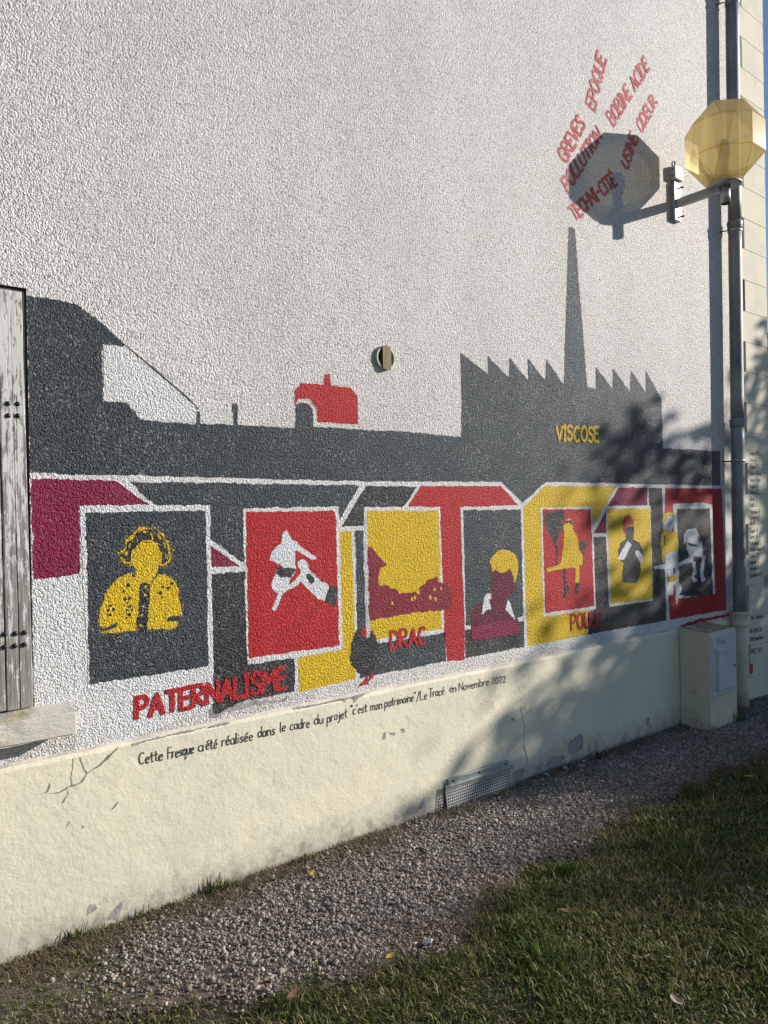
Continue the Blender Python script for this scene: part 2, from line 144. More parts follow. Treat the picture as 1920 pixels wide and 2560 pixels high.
('fg','painted_child','yellow',5,None,0.004,'yellow child figure left of the black panel',[(5.118,1.416),(5.168,1.457),(5.246,1.438),(5.336,1.43),(5.358,1.332),(5.341,1.284),(5.25,1.288),(5.16,1.266),(5.148,1.208),(5.12,1.22),(5.123,1.31),(5.095,1.343)]),
('fg1','painted_hair','yellow',5,'fg',0.004,None,[(5.131,1.516),(5.153,1.568),(5.232,1.583),(5.301,1.566),(5.3,1.526),(5.271,1.559),(5.211,1.554),(5.17,1.52)]),
('fg2','painted_face','lwhite',5,'fg',0.003,None,[(5.216,1.551),(5.271,1.556),(5.299,1.518),(5.298,1.496),(5.256,1.441),(5.168,1.461),(5.175,1.515)]),
('fg3','painted_skirt','lwhite',4,'fg',0.003,None,[(5.165,1.266),(5.26,1.288),(5.351,1.284),(5.356,1.145),(5.166,1.162)]),
('fg4','painted_sock','yellow',6,'fg',0.003,None,[(5.199,1.109),(5.344,1.103),(5.343,1.084),(5.282,1.066),(5.212,1.069)]),
('fg5','painted_leg','lwhite',5,'fg',0.003,None,[(5.176,1.159),(5.356,1.145),(5.344,1.1),(5.198,1.107)]),
('fg6','painted_leg','lwhite',5,'fg',0.004,None,[(5.207,1.066),(5.342,1.062),(5.386,1.005),(5.369,0.974),(5.308,0.978),(5.333,0.955),(5.32,0.891),(5.3,0.904),(5.298,0.979),(5.28,1.029),(5.258,0.966),(5.169,0.973),(5.167,1.064)]),
('f7e','painted_gap','black',6,'p7',0.003,None,[(5.478,1.349),(5.626,1.322),(5.636,1.307),(5.572,1.315),(5.529,1.312),(5.482,1.327)]),  # black gaps drawn in the pale figure
('f7f','painted_gap','black',6,'p7',0.002,None,[(5.64,1.399),(5.655,1.382),(5.67,1.337),(5.654,1.343),(5.633,1.377)]),
('fg7','painted_stripe','black',6,'fg',0.004,None,[(5.152,1.425),(5.176,1.409),(5.169,1.366),(5.178,1.337),(5.154,1.34),(5.145,1.383)]),
('fg8','painted_stripe','magd',6,'fg',0.003,None,[(5.271,1.169),(5.295,1.165),(5.289,1.12),(5.276,1.121)]),
('fg9','painted_stripe','red',6,'fg',0.003,None,[(5.266,1.046),(5.291,1.039),(5.297,0.958),(5.277,0.959)]),
('k1','crack','crackm',0,'pl',0.002,None,[(0.833,0.581),(0.88,0.578),(0.911,0.591),(0.957,0.598),(0.981,0.628),(1.035,0.652),(1.059,0.668),(1.108,0.703),(1.111,0.7),(1.062,0.663),(1.037,0.646),(0.984,0.624),(0.96,0.592),(0.913,0.586),(0.881,0.574)]),
('k2','crack','crackm',0,'pl',0.002,None,[(0.93,0.692),(0.933,0.692),(0.93,0.651),(0.924,0.617),(0.927,0.587),(0.923,0.588),(0.921,0.618),(0.927,0.652)]),
('k3','crack','crackm',0,'pl',0.002,None,[(0.959,0.692),(0.975,0.641),(0.984,0.627),(0.981,0.625),(0.971,0.64),(0.955,0.691)]),
('k4','chip','crackm',0,'pl',0.001,None,[(0.845,0.621),(0.848,0.606),(0.838,0.586),(0.816,0.584),(0.836,0.594),(0.84,0.608)]),
('k5','crack','crackm',0,'pl',0.002,None,[(0.911,0.585),(0.914,0.561),(0.89,0.532),(0.887,0.534),(0.909,0.562)]),
('k6','chip','crackm',0,'pl',0.001,None,[(1.103,0.487),(1.101,0.48),(1.079,0.46),(1.075,0.463),(1.093,0.48)]),
('k7','chip','greyc',0,'pl',0.003,None,[(0.914,0.464),(0.917,0.449),(0.9,0.433),(0.903,0.447)]),
('k8','chip','greyc',0,'pl',0.002,None,[(0.96,0.431),(0.968,0.42),(0.963,0.416)]),
('k10','peeled_patch','greyc',0,'pl',0.009,None,[(0.989,0.113),(1.01,0.112),(1.013,0.093),(0.995,0.088),(0.977,0.082),(0.983,0.097)]),
('k11','peeled_patch','greyc',0,'pl',0.009,None,[(1.079,0.077),(1.103,0.081),(1.109,0.049),(1.09,0.019),(1.047,0.033),(1.066,0.057)]),
('k13','crack','crackm',0,'pl',0.002,None,[(3.516,0.447),(3.52,0.446),(3.52,0.419),(3.543,0.331),(3.537,0.204),(3.568,0.124),(3.554,0.071),(3.549,0.072),(3.562,0.125),(3.53,0.205),(3.538,0.333),(3.514,0.42)]),
('k14','peeled_patch','greyc',0,'pl',0.008,'bare grey patch where the cream paint has broken off',[(4.087,0.185),(4.11,0.146),(4.133,0.111),(4.099,0.059),(4.002,0.05),(3.948,0.076),(3.966,0.155),(4.022,0.163)]),
('k15','peeled_patch','greyc',0,'pl',0.002,None,[(3.427,0.399),(3.454,0.389),(3.446,0.368),(3.426,0.376)]),
('k16','peeled_patch','greyc',0,'pl',0.003,None,[(3.626,0.065),(3.691,0.06),(3.683,0.033),(3.639,0.029)]),
('k17','peeled_patch','greyc',0,'pl',0.007,None,[(3.424,0.078),(3.527,0.082),(3.526,0.041),(3.483,0.005),(3.435,0.007)]),
('k18','peeled_patch','greyc',0,'pl',0.003,None,[(4.84,0.137),(4.879,0.135),(4.877,0.081),(4.838,0.078)]),
('k19','peeled_patch','greyc',0,'pl',0.007,None,[(2.699,0.083),(2.733,0.099),(2.72,0.045),(2.687,0.046)]),
('k20','peeled_patch','greyc',0,'pl',0.002,None,[(2.448,0.462),(2.458,0.494),(2.475,0.494),(2.47,0.464)]),
('k21','peeled_patch','greyc',0,'pl',0.002,None,[(2.57,0.49),(2.598,0.492),(2.605,0.469),(2.588,0.469)]),
('k22','peeled_patch','greyc',0,'pl',0.002,None,[(2.493,0.487),(2.538,0.482),(2.533,0.466),(2.506,0.475)]),
('k23','peeled_patch','greyc',0,'pl',0.002,None,[(1.94,0.715),(2.046,0.709),(2.22,0.712),(2.371,0.714),(2.303,0.695),(2.277,0.676),(2.27,0.704),(2.228,0.703),(2.224,0.688),(2.216,0.705),(2.053,0.705),(1.94,0.709)]),
('k24','crack','greyc',0,'pl',0.003,None,[(1.162,0.703),(1.292,0.708),(1.351,0.71),(1.454,0.712),(1.596,0.712),(1.596,0.705),(1.586,0.7),(1.454,0.705),(1.356,0.702),(1.292,0.702),(1.161,0.691)]),
('k26','peeled_patch','greyc',0,'pl',0.009,None,[(3.727,0.042),(3.758,0.083),(3.818,0.089),(3.94,0.058),(3.877,0.028),(3.801,0.026)]),
('k27','chip','greyd',0,'pl',0.001,None,[(3.14,0.146),(3.147,0.145),(3.147,0.134),(3.138,0.136)]),
]
WORDS=[
('w1','painted_word','PATERNALISME','red',6,None,0.014,'red painted word PATERNALISME',[(1.189,0.794),(1.898,0.811),(1.191,0.877),(1.9,0.904)]),
('w2','painted_word','VISCOSE','yellow',6,'sky',0.016,None,[(3.928,2.053),(4.379,2.063),(3.931,2.143),(4.382,2.159)]),
('w3','painted_word','DRAC','red',7,None,0.014,'red painted word DRAC',[(2.534,0.905),(2.776,0.907),(2.536,1),(2.779,0.996)]),
('w4','painted_word','POULE','red',6,None,0.014,'red painted word POULE',[(4.039,0.838),(4.355,0.84),(4.038,0.94),(4.359,0.935)]),
('w5','painted_word','GREVES','redw',1,None,0.016,'red painted word GREVES',[(4.089,3.848),(4.303,4.162),(3.991,3.894),(4.217,4.21)]),
('w6','painted_word','EPOQUE','redw',1,None,0.016,'red painted word EPOQUE',[(4.411,4.288),(4.555,4.691),(4.313,4.316),(4.453,4.715)]),
('w7','painted_word','BOBINE ACIDE','redw',1,None,0.016,'red painted words BOBINE ACIDE',[(4.625,4.255),(5.097,4.822),(4.539,4.312),(5.025,4.885)]),
('w8','painted_word','POLLUTION','redw',1,None,0.016,'red painted word POLLUTION',[(4.1,3.662),(4.488,4.13),(4.031,3.73),(4.421,4.193)]),
('w9','painted_word','USINE','redw',1,None,0.016,'red painted word USINE',[(4.785,3.994),(4.929,4.257),(4.71,4.036),(4.83,4.286)]),
('w10','painted_word','ODEUR','redw',1,None,0.016,'red painted word ODEUR',[(4.973,4.308),(5.192,4.603),(4.902,4.372),(5.112,4.639)]),
('w11','painted_word','TECHNI-CITÉ','redw',1,None,0.016,'red painted words TECHNI-CITÉ',[(4.171,3.496),(4.655,3.863),(4.099,3.559),(4.585,3.926)]),
]
CAPTION=[
('Cette',[(1.188,0.612),(1.288,0.61)]),
('Fresque',[(1.311,0.61),(1.427,0.61)]),
('a',[(1.447,0.612),(1.47,0.611)]),
('été',[(1.482,0.611),(1.534,0.609)]),
('réalisée',[(1.558,0.612),(1.709,0.607)]),
('dans',[(1.736,0.614),(1.824,0.611)]),
('le',[(1.851,0.615),(1.881,0.616)]),
('cadre',[(1.905,0.613),(2.013,0.609)]),
('du',[(2.04,0.615),(2.09,0.612)]),
('projet',[(2.114,0.612),(2.233,0.616)]),
('"c\'est',[(2.255,0.623),(2.356,0.62)]),
('mon',[(2.38,0.621),(2.454,0.618)]),
('patrimoine"',[(2.472,0.623),(2.681,0.621)]),
('/Le',[(2.688,0.617),(2.763,0.617)]),
('Tracé',[(2.778,0.623),(2.889,0.62)]),
('en',[(2.93,0.622),(2.98,0.621)]),
('Novembre',[(3.003,0.62),(3.241,0.616)]),
('2022',[(3.267,0.617),(3.385,0.612)]),
]
NAMES=[
('Adam U',[(6.45,2.041),(6.606,2.047)]),
('Anis A',[(6.447,1.986),(6.564,1.989)]),
('Shawel B.',[(6.445,1.931),(6.614,1.935)]),
('Amine Bena',[(6.442,1.875),(6.638,1.878)]),
('Amin Bam.',[(6.44,1.82),(6.636,1.823)]),
('Faras B.',[(6.437,1.768),(6.58,1.769)]),
('Hamza Z',[(6.435,1.715),(6.591,1.716)]),
('Idris Z',[(6.432,1.661),(6.562,1.661)]),
('Malik E.',[(6.43,1.61),(6.56,1.609)]),
('Mariada B',[(6.427,1.554),(6.61,1.552)]),
('Eymen M.',[(6.425,1.506),(6.601,1.504)]),
('Ali M.',[(6.423,1.458),(6.52,1.46)]),
('Tayeb B',[(6.42,1.394),(6.563,1.397)]),
('Yanis A.',[(6.418,1.343),(6.557,1.347)]),
('Mohamed C.',[(6.415,1.289),(6.627,1.291)]),
('Abderramed B.',[(6.413,1.238),(6.689,1.238)]),
('Adem Z',[(6.411,1.18),(6.553,1.188)]),
('Hamza C',[(6.408,1.128),(6.577,1.136)]),
('Ismail S',[(6.406,1.075),(6.562,1.085)]),
('Abdelkrim R.',[(6.403,1.021),(6.632,1.028)]),
('de création',[(6.413,0.674),(6.628,0.664)]),
('lle MARTIN',[(6.39,0.562),(6.593,0.553)]),
('cité populaire',[(6.381,0.5),(6.627,0.487)]),
('e',[(6.37,0.449),(6.389,0.447)]),
('STREET YETI',[(6.371,0.391),(6.595,0.38)]),
]
# ------------------------------------------------------------ material helpers
def newmat(name):
    m = bpy.data.materials.new(name); m.use_nodes = True; nt = m.node_tree; nt.nodes.clear()
    out = nt.nodes.new('ShaderNodeOutputMaterial'); b = nt.nodes.new('ShaderNodeBsdfPrincipled'); nt.links.new(b.outputs[0], out.inputs[0])
    return m, nt, b, out
def N(nt, t, **k):
    n = nt.nodes.new('ShaderNode' + t)
    for a, v in k.items():
        if a[0] == 'i': n.inputs[int(a[1:])].default_value = v
        else: setattr(n, a, v)
    return n
def L(nt, a, b): nt.links.new(a, b)
def noise(nt, vec, scale, detail=3.0, rough=.55, dist=0.0):
    n = N(nt, 'TexNoise'); n.inputs['Scale'].default_value = scale; n.inputs['Detail'].default_value = detail
    n.inputs['Roughness'].default_value = rough; n.inputs['Distortion'].default_value = dist
    if vec is not None: L(nt, vec, n.inputs['Vector'])
    return n.outputs[0]
def ramp(nt, fac, stops):
    r = N(nt, 'ValToRGB'); e = r.color_ramp.elements
    while len(e) < len(stops): e.new(.5)
    for q, (p, c) in zip(e, stops): q.position = p; q.color = (*c, 1) if len(c) == 3 else c
    L(nt, fac, r.inputs[0]); return r.outputs[0]
def mixc(nt, fac, a, b, mode='MIX'):
    n = N(nt, 'Mix', data_type='RGBA', blend_type=mode)
    for i, v in ((0, fac), (6, a), (7, b)):
        if hasattr(v, 'is_output'): L(nt, v, n.inputs[i])
        elif i == 0: n.inputs[0].default_value = v
        else: n.inputs[i].default_value = (*v, 1)
    return n.outputs[2]
def math_(nt, op, a, b=None, c=None):
    n = N(nt, 'Math', operation=op)
    for i, v in enumerate((a, b, c)):
        if v is None: continue
        if hasattr(v, 'is_output'): L(nt, v, n.inputs[i])
        else: n.inputs[i].default_value = v
    return n.outputs[0]
def pos(nt, sx=1, sy=1, sz=1, obj=False):
    if obj: v = N(nt, 'TexCoord').outputs['Object']
    else: v = N(nt, 'NewGeometry').outputs['Position']
    mp = N(nt, 'Mapping'); mp.inputs['Scale'].default_value = (sx, sy, sz); L(nt, v, mp.inputs[0]); return mp.outputs[0]
def bump(nt, b, height, strength, dist):
    n = N(nt, 'Bump'); n.inputs['Strength'].default_value = strength; n.inputs['Distance'].default_value = dist
    L(nt, height, n.inputs['Height']); L(nt, n.outputs[0], b.inputs['Normal'])
def crepi(nt, b, dist):                                       # thrown roughcast: blobs of about a centimetre
    p = pos(nt, 1, 0, 1)
    w = N(nt, 'VectorMath', operation='MULTIPLY_ADD'); nz = N(nt, 'TexNoise'); nz.inputs['Scale'].default_value = 120; nz.inputs['Detail'].default_value = 2; L(nt, p, nz.inputs['Vector'])
    L(nt, nz.outputs[1], w.inputs[0]); w.inputs[1].default_value = (.007, 0, .007); L(nt, p, w.inputs[2])
    v = N(nt, 'TexVoronoi', feature='F1'); v.inputs['Scale'].default_value = 148; L(nt, w.outputs[0], v.inputs['Vector'])
    n1 = noise(nt, p, 180, 2, .6); n2 = noise(nt, p, 76, 1, .5)
    h = math_(nt, 'MULTIPLY_ADD', v.outputs[0], -.62, math_(nt, 'MULTIPLY_ADD', n1, .62, math_(nt, 'MULTIPLY', n2, .66)))
    bump(nt, b, h, 1.0, dist); return h, p
MAT = {}
def paint_mat(key, c, rough=.5, var=.12, thin=0.0, worn=0.0, base=(.70, .67, .63), dist=.0118):
    m, nt, b, o = newmat(key + '_paint'); h, p = crepi(nt, b, dist)
    f = noise(nt, p, 4.5, 6, .7); g = noise(nt, p, 60, 2, .6)
    k = math_(nt, 'ADD', math_(nt, 'MULTIPLY', math_(nt, 'SUBTRACT', f, .5), var * 2), math_(nt, 'MULTIPLY', math_(nt, 'SUBTRACT', g, .5), var))
    col = mixc(nt, 1.0, c, ramp(nt, math_(nt, 'ADD', k, .5), [(0, (.0,) * 3), (1, (1.0,) * 3)]), 'MULTIPLY')
    hsv = N(nt, 'HueSaturation'); hsv.inputs['Color'].default_value = (*c, 1); L(nt, math_(nt, 'ADD', k, 1.0), hsv.inputs['Value'])
    col = hsv.outputs[0]
    ag = N(nt, 'TexVoronoi', feature='F1'); ag.inputs['Scale'].default_value = 125; L(nt, p, ag.inputs['Vector'])
    agv = N(nt, 'SeparateColor'); L(nt, ag.outputs['Color'], agv.inputs[0])
    if worn:          # grains rubbed bare of paint, in drifting patches
        wm = math_(nt, 'ADD', agv.outputs[0], math_(nt, 'MULTIPLY', math_(nt, 'SUBTRACT', f, .5), .9))
        col = mixc(nt, ramp(nt, wm, [(.86, (0,) * 3), (1.08, (worn,) * 3)]), col, (.42, .42, .42))
    col = mixc(nt, ramp(nt, agv.outputs[1], [(.35, (0,) * 3), (1.0, (.45,) * 3)]), col, tuple(v * .45 for v in c))
    if thin: # pits the roller or spray missed
        t = ramp(nt, math_(nt, 'ADD', h, math_(nt, 'MULTIPLY', math_(nt, 'SUBTRACT', f, .5), .5)), [(thin, (1, 1, 1)), (thin + .06, (0, 0, 0))])
        col = mixc(nt, t, col, base)
    L(nt, col, b.inputs['Base Color']); b.inputs['Roughness'].default_value = rough; b.inputs['Specular IOR Level'].default_value = .55 if rough < .4 else .3
    MAT[key] = m
for k, c, r, v in (('white', (.78, .78, .78), .6, .09), ('slate', (.027, .040, .051), .36, .22), ('charcoal', (.021, .021, .024), .34, .2), ('black', (.014, .014, .018), .34, .2),
                (('red'), (.50, .014, .019), .46, .2), ('magenta', (.25, .010, .058), .48, .2), ('magd', (.14, .008, .030), .48, .2), ('yellow', (.76, .50, .008), .46, .17),
                ('crimson', (.26, .014, .038), .46, .2), ('lwhite', (.76, .79, .82), .6, .06), ('greyd', (.075, .07, .075), .7, .2)):
    paint_mat(k, c, r, v, worn=.36 if k in ('slate', 'charcoal', 'black') else .12 if k != 'white' else 0)
paint_mat('redw', (.60, .055, .075), .55, .12, thin=.06)
m, nt, b, o = newmat('roughcast'); h, p = crepi(nt, b, .0116)
f1 = noise(nt, pos(nt, 1.1, 0, .42), 1.6, 4, .6); f2 = noise(nt, p, 9, 3, .6)
col = mixc(nt, ramp(nt, f1, [(.38, (0,) * 3), (.70, (1,) * 3)]), (.74, .70, .67), (.56, .525, .495))
col = mixc(nt, ramp(nt, f2, [(.3, (0,) * 3), (.8, (.5,) * 3)]), col, (.73, .715, .70)); ag = N(nt, 'TexVoronoi', feature='F1'); ag.inputs['Scale'].default_value = 125; L(nt, p, ag.inputs['Vector'])
agv = N(nt, 'SeparateColor'); L(nt, ag.outputs['Color'], agv.inputs[0])          # sand and pebble grains of differing tone in the mix
col = mixc(nt, ramp(nt, agv.outputs[0], [(.55, (0,) * 3), (1.0, (.85,) * 3)]), col, (.36, .335, .315)); col = mixc(nt, ramp(nt, agv.outputs[1], [(.6, (0,) * 3), (1.0, (.7,) * 3)]), col, (.86, .83, .80))
L(nt, col, b.inputs['Base Color']); b.inputs['Roughness'].default_value = .6; MAT['roughcast'] = m
def plain(key, c, rough=.6, metal=0.0, bs=0.0, bscale=40, var=.12, vscale=4, c2=None, thr=(.45, .65), stretch=(1, 1, 1), spec=.5):
    m, nt, b, o = newmat(key); p = pos(nt, *stretch); f = noise(nt, p, vscale, 5, .62)
    if c2 is None: c2 = tuple(max(0, x * (1 - 2 * var)) for x in c)
    col = mixc(nt, ramp(nt, f, [(thr[0], (0,) * 3), (thr[1], (1,) * 3)]), c, c2); L(nt, col, b.inputs['Base Color'])
    b.inputs['Roughness'].default_value = rough; b.inputs['Metallic'].default_value = metal; b.inputs['Specular IOR Level'].default_value = spec
    if bs: bump(nt, b, noise(nt, p, bscale, 4, .6), 1.0, bs)
    MAT[key] = m; return m, nt, b
# cream stucco of the plinth: smooth, trowel marks, splash dirt with its own blotchy shape low down
m, nt, b, o = newmat('cream_stucco'); p = pos(nt)
f = noise(nt, p, 2.3, 5, .6); g = noise(nt, p, 17, 4, .65)
col = mixc(nt, ramp(nt, f, [(.35, (0,) * 3), (.7, (1,) * 3)]), (.71, .655, .495), (.62, .58, .455))
col = mixc(nt, ramp(nt, g, [(.60, (0,) * 3), (.72, (.6,) * 3)]), col, (.46, .43, .36))
sp_ = noise(nt, p, 55, 2, .5)
col = mixc(nt, ramp(nt, sp_, [(.70, (0,) * 3), (.76, (.4,) * 3)]), col, (.34, .31, .27))
zz = N(nt, 'SeparateXYZ'); L(nt, p, zz.inputs[0])
dz = math_(nt, 'ADD', zz.outputs[2], math_(nt, 'MULTIPLY', math_(nt, 'SUBTRACT', g, .5), .35))
col = mixc(nt, ramp(nt, dz, [(-.06, (.95,) * 3), (.06, (.45,) * 3), (.17, (0,) * 3)]), col, (.30, .265, .22)); L(nt, col, b.inputs['Base Color']); b.inputs['Roughness'].default_value = .7
hh = math_(nt, 'ADD', math_(nt, 'MULTIPLY', noise(nt, p, 12, 6, .58, .35), .85), math_(nt, 'MULTIPLY', noise(nt, p, 75, 3, .6), .30)); bump(nt, b, hh, .85, .0075); MAT['cream'] = m
plain('ledge', (.62, .56, .46), .8, bs=.004, bscale=60, c2=(.42, .38, .34))
plain('crackm', (.25, .215, .17), .9)
plain('greyc', (.33, .31, .30), .9, bs=.005, bscale=60, c2=(.22, .21, .21), vscale=18)
plain('stone', (.60, .53, .40), .85, bs=.003, bscale=70, c2=(.47, .43, .36), vscale=5)
plain('quoinm', (.62, .57, .44), .8, bs=.0025, bscale=60, c2=(.54, .50, .41), vscale=4)
plain('zinc', (.26, .255, .255), .55, metal=.25, bs=.001, bscale=50, c2=(.11, .11, .12), vscale=3, stretch=(1, 1, .35))
plain('galv', (.42, .43, .42), .45, metal=.6, c2=(.28, .29, .29), vscale=14)
plain('boltm', (.03, .028, .03), .35, metal=.5)
plain('boxw', (.62, .60, .55), .5, c2=(.55, .53, .48))
plain('boxface', (.52, .52, .52), .5, c2=(.44, .44, .45), vscale=6)
plain('boxcream', (.58, .53, .38), .75, bs=.002, bscale=90, c2=(.40, .36, .27), vscale=9, thr=(.55, .75))
plain('moss', (.30, .25, .12), .95, bs=.006, bscale=50, c2=(.50, .46, .36), vscale=12)
plain('beige', (.50, .45, .36), .5, c2=(.42, .37, .29)); plain('brass', (.24, .19, .11), .45, c2=(.17, .13, .08), metal=.3)
plain('ink', (.02, .018, .02), .6)
plain('lowpipe', (.56, .51, .38), .55, c2=(.46, .42, .32), vscale=5)
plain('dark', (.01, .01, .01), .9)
plain('bark', (.10, .08, .06), .9, bs=.01, bscale=20)
plain('burgundy', (.17, .035, .045), .8); plain('bwhite', (.62, .60, .57), .7); plain('roofdark', (.04, .04, .05), .7); plain('glass', (.03, .04, .06), .15)
plain('plaster', (.52, .50, .49), .9, bs=.003, bscale=60)
# weathered wood with white paint peeling off
m, nt, b, o = newmat('old_wood'); p = pos(nt, 60, 60, 2.2); q = pos(nt, 26, 26, 6.5)
gr = noise(nt, p, 2.0, 5, .65); pa = noise(nt, q, 2.0, 6, .7, .3)
wood = ramp(nt, gr, [(.3, (.11, .097, .085)), (.5, (.25, .23, .205)), (.72, (.38, .36, .33))])
z_ = N(nt, 'SeparateXYZ'); L(nt, pos(nt), z_.inputs[0])
keep = math_(nt, 'ADD', math_(nt, 'ADD', math_(nt, 'MULTIPLY', gr, .45), math_(nt, 'MULTIPLY', pa, .8)), math_(nt, 'MULTIPLY', math_(nt, 'SUBTRACT', z_.outputs[2], 1.6), .10))
pm = ramp(nt, keep, [(.615, (0,) * 3), (.655, (1,) * 3)])
L(nt, mixc(nt, pm, wood, (.58, .565, .54)), b.inputs['Base Color']); b.inputs['Roughness'].default_value = .8
bump(nt, b, math_(nt, 'ADD', gr, math_(nt, 'MULTIPLY', pm, .3)), .9, .003); MAT['wood'] = m
# amber plastic of the lamp globe: thin tinted shell
m, nt, b, o = newmat('amber_plastic'); nt.nodes.remove(b)
tr = N(nt, 'BsdfTransparent'); tr.inputs[0].default_value = (.97, .90, .66, 1)
df = N(nt, 'BsdfDiffuse'); df.inputs[0].default_value = (.60, .49, .27, 1); tl = N(nt, 'BsdfTranslucent'); tl.inputs[0].default_value = (.80, .67, .39, 1)
gl = N(nt, 'BsdfGlossy'); gl.inputs['Roughness'].default_value = .16; fr = N(nt, 'Fresnel'); fr.inputs[0].default_value = 1.45
m1 = N(nt, 'MixShader', i0=.5); L(nt, df.outputs[0], m1.inputs[1]); L(nt, tl.outputs[0], m1.inputs[2])
m2 = N(nt, 'MixShader', i0=.67); L(nt, tr.outputs[0], m2.inputs[1]); L(nt, m1.outputs[0], m2.inputs[2])
m3 = N(nt, 'MixShader'); L(nt, math_(nt, 'MULTIPLY', fr.outputs[0], .5), m3.inputs[0]); L(nt, m2.outputs[0], m3.inputs[1]); L(nt, gl.outputs[0], m3.inputs[2]); L(nt, m3.outputs[0], o.inputs[0]); MAT['amber'] = m
me_ = m.copy(); me_.name = 'amber_plastic_edge'; MAT['amber_edge'] = me_
for n_ in me_.node_tree.nodes:
    if n_.type in ('BSDF_DIFFUSE', 'BSDF_TRANSLUCENT'): n_.inputs[0].default_value = (.62, .42, .12, 1)
    if n_.type == 'BSDF_TRANSPARENT': n_.inputs[0].default_value = (.9, .7, .36, 1)
# perforated sheet: holes are see-through
m, nt, b, o = newmat('perforated_sheet'); p = pos(nt, 1, 0, 1)
v = N(nt, 'TexVoronoi', feature='F1'); v.inputs['Scale'].default_value = 66; v.inputs['Randomness'].default_value = 0; L(nt, p, v.inputs['Vector'])
b.inputs['Base Color'].default_value = (.40, .41, .41, 1); b.inputs['Roughness'].default_value = .5; b.inputs['Metallic'].default_value = .3
L(nt, ramp(nt, v.outputs[0], [(.33, (0,) * 3), (.36, (1,) * 3)]), b.inputs['Alpha']); MAT['perf'] = m
def tint_mat(key, stops, rough=.7, trans=0.0):
    m, nt, b, o = newmat(key); a = N(nt, 'Attribute', attribute_name='tint')
    c = ramp(nt, a.outputs['Fac'], stops); L(nt, c, b.inputs['Base Color']); b.inputs['Roughness'].default_value = rough; b.inputs['Specular IOR Level'].default_value = .3
    if trans:
        t = N(nt, 'BsdfTranslucent'); L(nt, c, t.inputs[0]); ms = N(nt, 'MixShader', i0=trans); L(nt, b.outputs[0], ms.inputs[1]); L(nt, t.outputs[0], ms.inputs[2]); L(nt, ms.outputs[0], o.inputs[0])
    MAT[key] = m
tint_mat('gravelm', [(0, (.09, .075, .06)), (.35, (.24, .205, .17)), (.7, (.39, .345, .295)), (.9, (.52, .47, .42)), (1, (.72, .69, .65))], .85)
tint_mat('grassm', [(0, (.028, .058, .010)), (.4, (.085, .125, .02)), (.66, (.20, .215, .042)), (.8, (.20, .155, .07)), (.92, (.34, .28, .14)), (1, (.46, .40, .26))], .6, .25)
tint_mat('strawm', [(0, (.10, .07, .045)), (.6, (.22, .16, .10)), (1, (.38, .31, .20))], .8)
tint_mat('leafm', [(0, (.05, .075, .015)), (.5, (.09, .11, .02)), (1, (.20, .15, .03))], .6, .3)
m, nt, b, o = newmat('soil'); p = pos(nt)
f = noise(nt, p, 5, 6, .65); g = noise(nt, p, 60, 4, .7)
col = mixc(nt, ramp(nt, f, [(.4, (0,) * 3), (.62, (1,) * 3)]), (.062, .045, .032), (.042, .046, .018)); col = mixc(nt, ramp(nt, g, [(.5, (0,) * 3), (.75, (.6,) * 3)]), col, (.15, .125, .10))
L(nt, col, b.inputs['Base Color']); b.inputs['Roughness'].default_value = .95; bump(nt, b, g, 1.0, .02); MAT['soil'] = m
plain('grit', (.20, .165, .14), .95, bs=.012, bscale=110, c2=(.10, .08, .065), vscale=16, thr=(.4, .62))
# ------------------------------------------------------------ object helpers
def link(o, parent=None):
    COL.objects.link(o)
    if parent is not None: o.parent = parent
    return o
def tag(o, label=None, cat=None, group=None, kind=None):
    for k, v in (('label', label), ('category', cat), ('group', group), ('kind', kind)):
        if v: o[k] = v
    return o
def thing(name, label, cat, loc=(0, 0, 0), group=None):
    o = bpy.data.objects.new(name, None); o.location = loc; o.empty_display_size = .1; link(o); return tag(o, label, cat, group)
def obj(name, me, mat, parent=None, label=None):
    me.materials.clear(); me.materials.append(MAT[mat] if isinstance(mat, str) else mat)
    o = bpy.data.objects.new(name, me); link(o, parent)
    if parent is not None:
        w = parent; off = Vector((0, 0, 0))
        while w is not None: off += w.location; w = w.parent
        o.location = -off                                # meshes are modelled in world metres
    if label: o['label'] = label
    return o
def mesh(name, verts, faces):
    me = bpy.data.meshes.new(name); me.from_pydata([tuple(v) for v in verts], [], faces); me.update(); return me
def bmesh_done(bm, name, smooth=False):
    me = bpy.data.meshes.new(name); bmesh.ops.recalc_face_normals(bm, faces=bm.faces[:])
    for f in bm.faces: f.smooth = smooth
    bm.to_mesh(me); bm.free(); return me
def box(x0, x1, y0, y1, z0, z1, bev=0.0, name='box', seg=1, wob=0.0):
    bm = bmesh.new(); bmesh.ops.create_cube(bm, size=1)
    for v in bm.verts: v.co = Vector(((x0 + x1) / 2 + v.co.x * (x1 - x0), (y0 + y1) / 2 + v.co.y * (y1 - y0), (z0 + z1) / 2 + v.co.z * (z1 - z0)))
    if bev: bmesh.ops.bevel(bm, geom=bm.edges[:], offset=bev, segments=seg, affect='EDGES')
    if wob:
        for v in bm.verts: v.co += Vector((random.uniform(-wob, wob), random.uniform(-wob, wob), random.uniform(-wob, wob)))
    return bmesh_done(bm, name)
